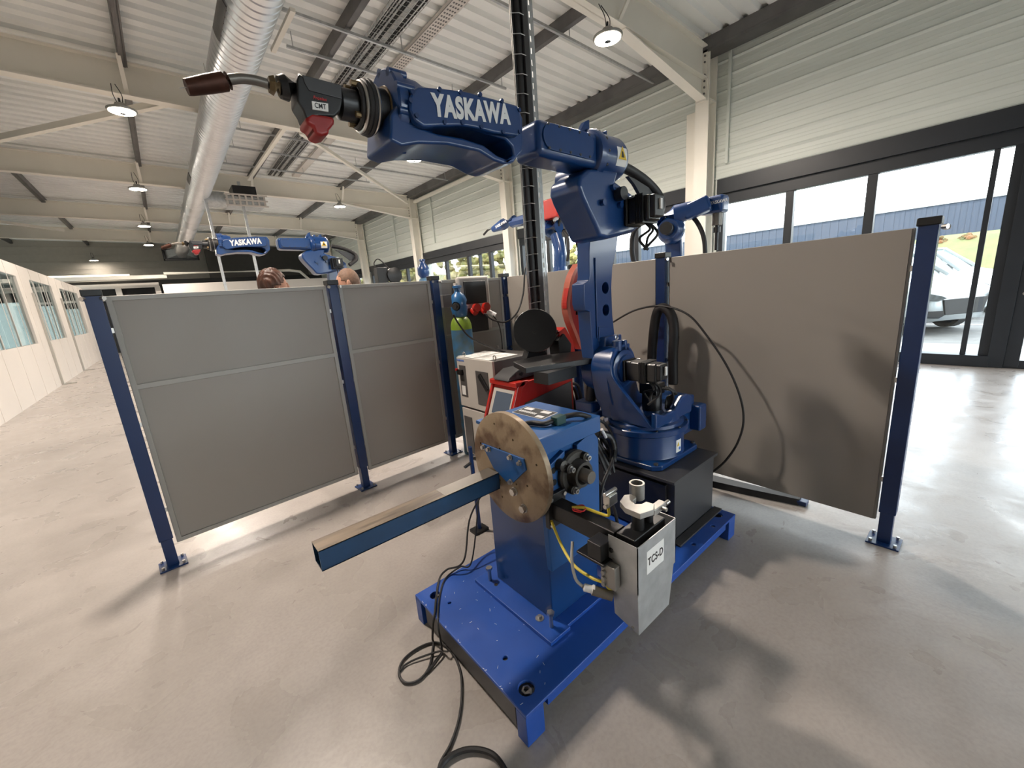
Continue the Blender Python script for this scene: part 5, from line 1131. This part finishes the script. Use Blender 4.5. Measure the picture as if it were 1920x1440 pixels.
# ------------------------------------------------------------------ people behind the fence
def skin_mesh(verts, edges, radii, name, material, parent, sub=2):
    me = bpy.data.meshes.new(name); me.from_pydata([tuple(v) for v in verts], edges, []); o = bpy.data.objects.new(name, me); COL.objects.link(o)
    md = o.modifiers.new('s', 'SKIN'); md.use_smooth_shade = True
    for i, rr in enumerate(radii):
        sv = me.skin_vertices[0].data[i]; sv.radius = rr if isinstance(rr, tuple) else (rr, rr)
    me.skin_vertices[0].data[0].use_root = True
    s2 = o.modifiers.new('u', 'SUBSURF'); s2.levels = sub; s2.render_levels = sub
    dg = bpy.context.evaluated_depsgraph_get(); dg.update()
    nm = bpy.data.meshes.new_from_object(o.evaluated_get(dg)); bpy.data.objects.remove(o)
    nm.materials.clear(); nm.materials.append(MT[material])
    for p in nm.polygons: p.use_smooth = True
    return nm
def person(x, y, top, face, hairmat, label, shirt, hairlong):
    """standing figure; face = heading of the face in radians"""
    s = top/1.80
    t = thing('person', (x, y, 0), label, 'person')
    def bone():
        Vs = {'pel': (0, 0, .95), 'wai': (0, 0, 1.08), 'che': (.01, 0, 1.28), 'nk0': (0, 0, 1.46), 'nk1': (.01, 0, 1.54),
              'shL': (0, .17, 1.42), 'elL': (-.02, .23, 1.13), 'wrL': (.06, .22, .90), 'haL': (.09, .21, .82), 'shR': (0, -.17, 1.42), 'elR': (-.02, -.23, 1.13), 'wrR': (.06, -.22, .90), 'haR': (.09, -.21, .82),
              'hiL': (0, .09, .90), 'knL': (.02, .10, .50), 'anL': (-.02, .11, .09), 'toL': (.14, .12, .04), 'hiR': (0, -.09, .90), 'knR': (.02, -.10, .50), 'anR': (-.02, -.11, .09), 'toR': (.14, -.12, .04)}
        E_ = [('pel', 'wai'), ('wai', 'che'), ('che', 'nk0'), ('nk0', 'nk1'), ('che', 'shL'), ('shL', 'elL'), ('elL', 'wrL'), ('wrL', 'haL'), ('che', 'shR'), ('shR', 'elR'), ('elR', 'wrR'), ('wrR', 'haR'),
              ('pel', 'hiL'), ('hiL', 'knL'), ('knL', 'anL'), ('anL', 'toL'), ('pel', 'hiR'), ('hiR', 'knR'), ('knR', 'anR'), ('anR', 'toR')]
        Rr = {'pel': .14, 'wai': .13, 'che': .15, 'nk0': .07, 'nk1': .058, 'sh': .07, 'el': .045, 'wr': .03, 'ha': .028, 'hi': .09, 'kn': .06, 'an': .042, 'to': .035}
        return Vs, E_, Rr
    Vs, E_, Rr = bone(); ks = list(Vs)
    # fingers
    for sd, sg in (('L', 1), ('R', -1)):
        for k, (dx, l) in enumerate(((-.03, .07), (-.012, .085), (.008, .08), (.026, .065))):
            hx, hy, hz_ = Vs['ha'+sd]; Vs['f%s%da' % (sd, k)] = (hx+dx, hy, hz_-.04); Vs['f%s%db' % (sd, k)] = (hx+dx*1.1+.01, hy-sg*.01, hz_-.04-l)
            E_ += [('ha'+sd, 'f%s%da' % (sd, k)), ('f%s%da' % (sd, k), 'f%s%db' % (sd, k))]
        Vs['t%sa' % sd] = (hx+.045, hy-sg*.01, hz_+.0); Vs['t%sb' % sd] = (hx+.06, hy-sg*.015, hz_-.045); E_ += [('ha'+sd, 't%sa' % sd), ('t%sa' % sd, 't%sb' % sd)]
    ks = list(Vs); c_, s_ = math.cos(face), math.sin(face)
    vs = [((c_*v[0]-s_*v[1])*s, (s_*v[0]+c_*v[1])*s, v[2]*s) for v in Vs.values()]
    es = [(ks.index(a), ks.index(b)) for a, b in E_]
    rad = [(.009 if k[0] in 'ft' and k[:2] != 'to' else Rr.get(k, Rr.get(k[:2], .05)))*s for k in ks]
    me = skin_mesh(vs, es, rad, 'body', 'skin', t)
    # head joined to the same mesh
    b = bmesh.new(); b.from_mesh(me)
    hc = V((.02*s, 0, top-.125*s))
    R3 = Matrix.Rotation(face, 4, 'Z')
    def addsph(c, sc, u=24, v=18):
        bmesh.ops.create_uvsphere(b, u_segments=u, v_segments=v, radius=1, matrix=R3 @ Matrix.Translation(c) @ Matrix.Diagonal((*[q*s for q in sc], 1)))
    addsph(hc, (.096, .076, .118)); addsph(hc+V((.035*s, 0, -.055*s)), (.055, .05, .062)); addsph(hc+V((.098*s, 0, -.012*s)), (.016, .012, .024), 10, 8)
    for sg in (-1, 1): addsph(hc+V((-.002, sg*.078*s, -.01*s)), (.018, .009, .032), 12, 8); addsph(hc+V((.088*s, sg*.03*s, .012*s)), (.008, .012, .008), 8, 6)
    addsph(hc+V((.086*s, 0, -.062*s)), (.008, .022, .006), 8, 6)
    me2 = bpy.data.meshes.new('body'); b.to_mesh(me2); b.free(); me2.materials.append(MT['skin'])
    for p in me2.polygons: p.use_smooth = True
    o = bpy.data.objects.new('body', me2); COL.objects.link(o); o.parent = t
    # hair cap
    b = bmesh.new(); k = 1.0 if hairlong else .93
    bmesh.ops.create_uvsphere(b, u_segments=96, v_segments=64, radius=1)
    th = 1.15 if hairlong else 1.045
    for v in list(b.verts):
        co = v.co.copy(); n_ = 1+(.035*math.sin(co.x*11+co.z*5+co.y*3)*math.cos(co.y*17+co.x*6)+.02*math.sin(co.y*31+co.x*19) if hairlong else .008*math.sin(co.x*30)*math.sin(co.y*37))
        v.co = V((co.x*.096*th*n_-.008, co.y*.076*(th+.02)*n_, co.z*.118*(th)*n_+.004))
    lim = .045 if hairlong else .03
    dele = [v for v in b.verts if (v.co.z < lim+.02 and v.co.x > .06) or v.co.z < -.085 or (v.co.x > .03 and v.co.z < .015) or (abs(v.co.y) > .055 and v.co.z < -.005 and v.co.x > -.025)]
    bmesh.ops.delete(b, geom=dele, context='VERTS')
    for v in b.verts: v.co = (R3 @ (v.co*s)) + (R3 @ hc)
    me3 = bpy.data.meshes.new('hair'); b.to_mesh(me3); b.free(); me3.materials.append(MT[hairmat])
    for p in me3.polygons: p.use_smooth = True
    h = bpy.data.objects.new('hair', me3); COL.objects.link(h); h.parent = t
    md = h.modifiers.new('so', 'SOLIDIFY'); md.thickness = .006
    # clothes
    def cl(keys, grow, name, m):
        kk = [k_ for k_ in ks if k_ in keys]; vv = [vs[ks.index(k_)] for k_ in kk]
        ee = [(kk.index(a), kk.index(b_)) for a, b_ in E_ if a in kk and b_ in kk]; rr = [rad[ks.index(k_)]*grow for k_ in kk]
        m_ = skin_mesh(vv, ee, rr, name, m, t); oo = bpy.data.objects.new(name, m_); COL.objects.link(oo); oo.parent = t
    cl(('wai', 'pel', 'che', 'nk0', 'shL', 'elL', 'wrL', 'shR', 'elR', 'wrR'), 1.16, 'sweater', shirt)
    cl(('pel', 'hiL', 'knL', 'anL', 'hiR', 'knR', 'anR'), 1.2, 'trousers', 'cloth_jean')
    return t
h1 = at(503, 506, Y=4.25); person(h1.x, 4.25, h1.z, math.radians(5), 'hair_brown', 'person with brown hair behind the left fence panel, only the crown showing', 'cloth_dark', True)
h2 = at(652, 503, Y=4.3); person(h2.x, 4.3, h2.z, math.radians(165), 'hair_short', 'person with cropped hair behind the fence below the rear robot', 'cloth_dark', False)

# ------------------------------------------------------------------ plant and sign in the offices
def plant(x, y, lab, h=1.9):
    t = thing('potted_plant', (x, y, 0), lab, 'plant')
    MB().lathe((x, y, 0), (0, 0, 1), [(0, .16), (.35, .2), (.36, .18)], 20).build('pot', 'white', t, smooth=True)
    T = MB()
    for k in range(5): T.tube([(x, y, .3), (x+random.uniform(-.2, .2), y+random.uniform(-.3, .3), h*.8)], .012, 6)
    T.build('stem', 'bark', t)
    T = MB()
    for k in range(90):
        a = random.uniform(0, 2*pi); rr = random.uniform(.1, .6); z = random.uniform(.8, h); c = V((x+math.cos(a)*rr*.6, y+math.sin(a)*rr, z)); d = V((math.cos(a)*.6, math.sin(a), random.uniform(-.5, .4))).normalized(); w = d.cross(V((0, 0, 1))).normalized()*.05
        L_ = .2; up = V((0, 0, .004)); T.hexa([c-w*.2, c+d*L_*.5-w, c+d*L_, c+d*L_*.5+w, c-w*.2+up, c+d*L_*.5-w+up, c+d*L_+up, c+d*L_*.5+w+up])
    T.build('foliage', 'plant', t)
plant(-3.6, 19.6, 'leafy potted plant behind the middle office window'); plant(-3.5, 15.3, 'leafy potted plant at the right end of the nearest office window', 1.8)
o = tag(MB().cyl((-7.45, 17.2, 2.0), (-7.42, 17.2, 2.0), .35, 32).build('wall_sign', 'purple'), 'round purple sign inside the nearest office window', 'sign')

# ------------------------------------------------------------------ outdoors
struct(MB().box(XW+.25, 90, -60, 120, -.12, -.02).box(-60, XW+.25, -60, -7.2, -.12, -.02).build('ground', 'asphalt'))
tag(MB().box(XW+.25, 11.2, -40, 100, -.02, .03).build('pavement_strip', 'kerb'), 'pale concrete pavement strip outside the windows', 'pavement')
def bank():
    T = MB(); nx, ny = 14, 60; g = []
    for i in range(nx+1):
        x = 25+12*i/nx; row = []
        for j in range(ny+1):
            y = -40+150*j/ny; h = 2.7*(1-math.cos(pi*min(1, i/nx)))/2*(1+.0*j)+random.uniform(0, .22)*(i > 0)
            if y > 35: h += min(3.5, (y-35)*.09)*i/nx
            row.append(T.b.verts.new((x, y, h-.03)))
        g.append(row)
    for i in range(nx):
        for j in range(ny): T.b.faces.new([g[i][j], g[i+1][j], g[i+1][j+1], g[i][j+1]])
    return tag(T.build('grass_bank', 'grass', smooth=True), 'rough green grass bank beyond the car park', 'grass bank', kind='stuff')
bank()
def blob(c, r, m, name, parent, n=70, sz=.5, flat=1):
    T = MB()
    for k in range(n):
        d = V((random.gauss(0, 1), random.gauss(0, 1), random.gauss(0, 1))).normalized()*random.uniform(.4, 1)*r; d.z *= flat
        bmesh.ops.create_icosphere(T.b, subdivisions=1, radius=sz*random.uniform(.6, 1.2), matrix=Matrix.Translation(V(c)+d) @ Matrix.Rotation(random.uniform(0, 3), 4, 'X'))
    T.build(name, m, parent)
for i, (x, y, z, r, m) in enumerate(((34, 4.8, 2.5, .6, 'leaf'), (34.5, 2.6, 2.5, .45, 'bush'), (34.5, 1.5, 2.5, .35, 'bush'), (34, -.6, 2.5, .5, 'bush'))):
    t = thing('bush', (x, y, z-.4), ['pale green bush on the bank behind the end post', 'orange autumn bush on the bank between mullions', 'small rusty bush right of the orange one on the bank', 'low brown bush on the bank at far right'][i], 'bush', 'bushes on the bank')
    blob((x, y, z), r, m, 'foliage', t, 40, .14, .6)
for i, (x, y, h) in enumerate(((30, 38, 7), (31, 46, 9), (30, 57, 8.5), (33, 66, 10), (31, 80, 9), (35, 30, 6), (32, 95, 11), (28, 70, 8))):
    t = thing('tree', (x, y, 0), 'yellow green tree beyond the far windows, %s' % ['first from the right', 'second from the right', 'third from the right', 'fourth from the right', 'fifth from the right', 'small, right of all others', 'deepest at left', 'closest to the facade'][i], 'tree', 'trees beyond the windows')
    MB().cyl((x, y, 0), (x, y, h*.6), .2, 10, .1).build('trunk', 'bark', t)
    blob((x, y, h*.62), h*.36, 'leaf', 'crown', t, 110, h*.055)
t = thing('warehouse_building', (45, 5, 0), 'long blue grey warehouse with white roof edge behind the grass bank', 'building')
T = MB(); T.box(41, 55, -30, 34, 0, 5.0)
for k in range(120): T.box(40.97, 41, -30+k*.53, -30+k*.53+.2, 0, 5.0)
T.build('cladding', 'bld', t); MB().box(40.9, 55, -30.1, 34.1, 5.0, 5.22).build('roof_edge', 'car_white', t)
for (x, y, lab) in ((20, 14.5, 'slim grey lamp post outside, left window pane'), ):
    tag(MB().cyl((x, y, 0), (x, y, 6), .06, 10).build('street_lamp', 'galv'), lab, 'lamp post')
def car(x, y, lab, h=1.5, van=False):
    """nose towards -Y"""
    t = thing('car', (x, y+2.1, 0), lab, 'car', 'white parked cars')
    W2 = .9; L = 4.3
    # stations along y: (y, z bottom, z belt, half width belt)
    st = [(0, .32, .62, .62), (.06, .24, .74, .72), (.25, .2, .84, .84), (.7, .2, .92, .89), (1.15, .22, .98, .91), (2.2, .22, 1.02, .92), (3.4, .22, 1.03, .91), (4.0, .24, 1.0, .86), (4.25, .3, .85, .76), (4.32, .4, .7, .68)]
    T = MB(); rings = []
    for (yy, zb, zt_, hw) in st:
        ring = []
        prof = [(-.88, zb), (-1, zb+.12), (-1.0, (zb+zt_)/2), (-.97, zt_-.12), (-.88, zt_-.02), (-.6, zt_+.03), (0, zt_+.05), (.6, zt_+.03), (.88, zt_-.02), (.97, zt_-.12), (1.0, (zb+zt_)/2), (1, zb+.12), (.88, zb)]
        for px_, pz in prof: ring.append(T.b.verts.new((x+px_*hw, y+yy, pz)))
        rings.append(ring)
    for A, B in zip(rings, rings[1:]):
        for i in range(len(A)): T.b.faces.new([A[i], A[(i+1) % len(A)], B[(i+1) % len(B)], B[i]])
    T.b.faces.new(rings[0]); T.b.faces.new(rings[-1][::-1])
    cut = MB()
    for yy in (.78, 3.4): cut.cyl((x-1.1, y+yy, .33), (x+1.1, y+yy, .33), .37, 24)
    bd = T.build('car_body', 'car_white', t, bevel=.02, cut=cut)
    def cabin(T, g, o=0):
        st2 = [(.95, .98, .80, .0), (1.75, 1.0, .80, h-.98), (2.6, 1.02, .80, h-.95), (3.5, 1.02, .78, h-1.02), (4.1, .98, .74, .05)]
        rr = []
        for yy, zb, hw, hh in st2:
            rr.append([T.b.verts.new((x+sx*(hw+o)*(1 if k == 0 else .80), y+yy, zb+(hh+o if k else 0))) for sx, k in ((-1, 0), (-1, 1), (1, 1), (1, 0))])
        for A, B in zip(rr, rr[1:]):
            for i in range(4): T.b.faces.new([A[i], A[(i+1) % 4], B[(i+1) % 4], B[i]])
        T.b.faces.new(rr[0]); T.b.faces.new(rr[-1][::-1]); return T
    cabin(MB(), 0).build('cabin_glass', 'car_glass', t, bevel=.03)
    T = MB(); hh = h
    T.prism([(x-.60, y+1.72, hh-.0), (x+.60, y+1.72, hh), (x+.62, y+3.5, hh+.01), (x-.62, y+3.5, hh+.01)], (0, 0, .03))
    for s in (-1, 1):
        for (ya, za, yb, zb_) in ((.95, .98, 1.75, hh), (2.45, 1.0, 2.4, hh), (4.1, .98, 3.5, hh)):
            T.bar((x+s*.83, y+ya, za), (x+s*.65, y+yb, zb_), .06, .07)
    T.build('roof_and_pillars', 'car_white', t, bevel=.01)
    for s in (-1, 1):
        for yy in (.78, 3.4):
            w_ = MB().lathe((x+s*.66, y+yy, .32), (s, 0, 0), [(0, .32), (.2, .32), (.22, .3), (.22, .22), (.2, .2)], 28).build('wheel', 'tyre', t, smooth=True)
            T = MB(); T.cyl((x+s*.86, y+yy, .32), (x+s*.885, y+yy, .32), .06, 12)
            for k in range(5): a = 2*pi*k/5; T.bar((x+s*.875, y+yy, .32), (x+s*.875, y+yy+math.cos(a)*.2, .32+math.sin(a)*.2), .02, .05, (1, 0, 0))
            T.build('wheel_rim', 'alu', w_)
        T = MB(); T.prism([(x+s*.87, y+.33, .80), (x+s*.80, y+.07, .72), (x+s*.55, y-.01, .66), (x+s*.45, y-.03, .62), (x+s*.58, y-.0, .58), (x+s*.82, y+.10, .61)], (s*.02, -.02, .012)); T.build('headlight', 'lamp_glass', t, bevel=.006)
        T = MB(); T.prism([(x+s*.78, y+.07, .42), (x+s*.50, y-.02, .42), (x+s*.46, y-.02, .34), (x+s*.56, y-.0, .29), (x+s*.78, y+.09, .31)], (0, -.03, 0)); T.build('fog_light_recess', 'tyre', t, bevel=.006)
        T = MB(); T.box(x+s*.95-.09, x+s*.95+.09, y+1.25, y+1.38, 1.0, 1.14); T.build('wing_mirror', 'black', t, bevel=.03)
        T = MB(); T.box(x+s*.908-.006, x+s*.908+.006, y+1.3, y+1.306, .3, 1.0); T.box(x+s*.915-.006, x+s*.915+.006, y+2.45, y+2.456, .3, 1.0); T.build('door_gap', 'tyre', t)
    T = MB(); T.prism([(x-.5, y-.03, .60), (x+.5, y-.03, .60), (x+.42, y-.03, .34), (x-.42, y-.03, .34)], (0, .05, 0)); T.build('grille', 'tyre', t, bevel=.01)
    t.scale = (1.1, 1.1, 1.25); t.rotation_euler.z = math.radians(-33)
    return t
car(14.3, 0.3, 'white parked car nearest the windows, headlight beside the end post')
car(17.2, .25, 'second white parked car, behind the nearest one', 1.62)
car(20.2, .0, 'third white parked car, farther in the row', 1.5)
car(23.2, .2, 'fourth white parked car, deepest in the row', 1.55)
for i, (y, ) in enumerate(((1.4,), (-1.3,), (-4.0,))): pass
for i, x in enumerate((14.9, 17.5, 20.2)): tag(MB().box(x-.05, x+.05, -.8, 4.5, -.0199, -.017).build('parking_line', 'letter'), 'white parking bay line on the asphalt, %s' % ['first from the facade', 'second from the facade', 'third from the facade'][i], 'line', 'parking lines')

# ------------------------------------------------------------------ world
w = bpy.data.worlds.new('sky'); SC.world = w; w.use_nodes = True; nt = w.node_tree; L = nt.links
bg = nt.nodes['Background']; tc = nt.nodes.new('ShaderNodeTexCoord')
n = nt.nodes.new('ShaderNodeTexNoise'); n.inputs['Scale'].default_value = 2.2; n.inputs['Detail'].default_value = 7; n.inputs['Distortion'].default_value = .4
mp = nt.nodes.new('ShaderNodeMapping'); mp.inputs['Scale'].default_value = (1, 1, 2.5); L.new(tc.outputs['Generated'], mp.inputs[0]); L.new(mp.outputs[0], n.inputs['Vector'])
cr = nt.nodes.new('ShaderNodeValToRGB'); e = cr.color_ramp.elements; e[0].position = .36; e[0].color = (.62, .80, 1.0, 1); e[1].position = .52; e[1].color = (.98, .99, 1, 1)
L.new(n.outputs['Fac'], cr.inputs[0]); L.new(cr.outputs[0], bg.inputs[0]); bg.inputs[1].default_value = 5.2

SC.view_settings.view_transform = 'Standard'; SC.view_settings.look = 'None'; SC.view_settings.gamma = 1; SC.view_settings.use_curve_mapping = False
SC.view_settings.exposure = 0.84
SC.cycles.use_denoising = True
SC.cycles.use_adaptive_sampling = True; SC.cycles.adaptive_threshold = 0.03; SC.cycles.max_bounces = 10; SC.cycles.diffuse_bounces = 7; SC.cycles.transparent_max_bounces = 12
SC.cycles.sample_clamp_indirect = 20
SC.cycles.caustics_reflective = False; SC.cycles.caustics_refractive = False
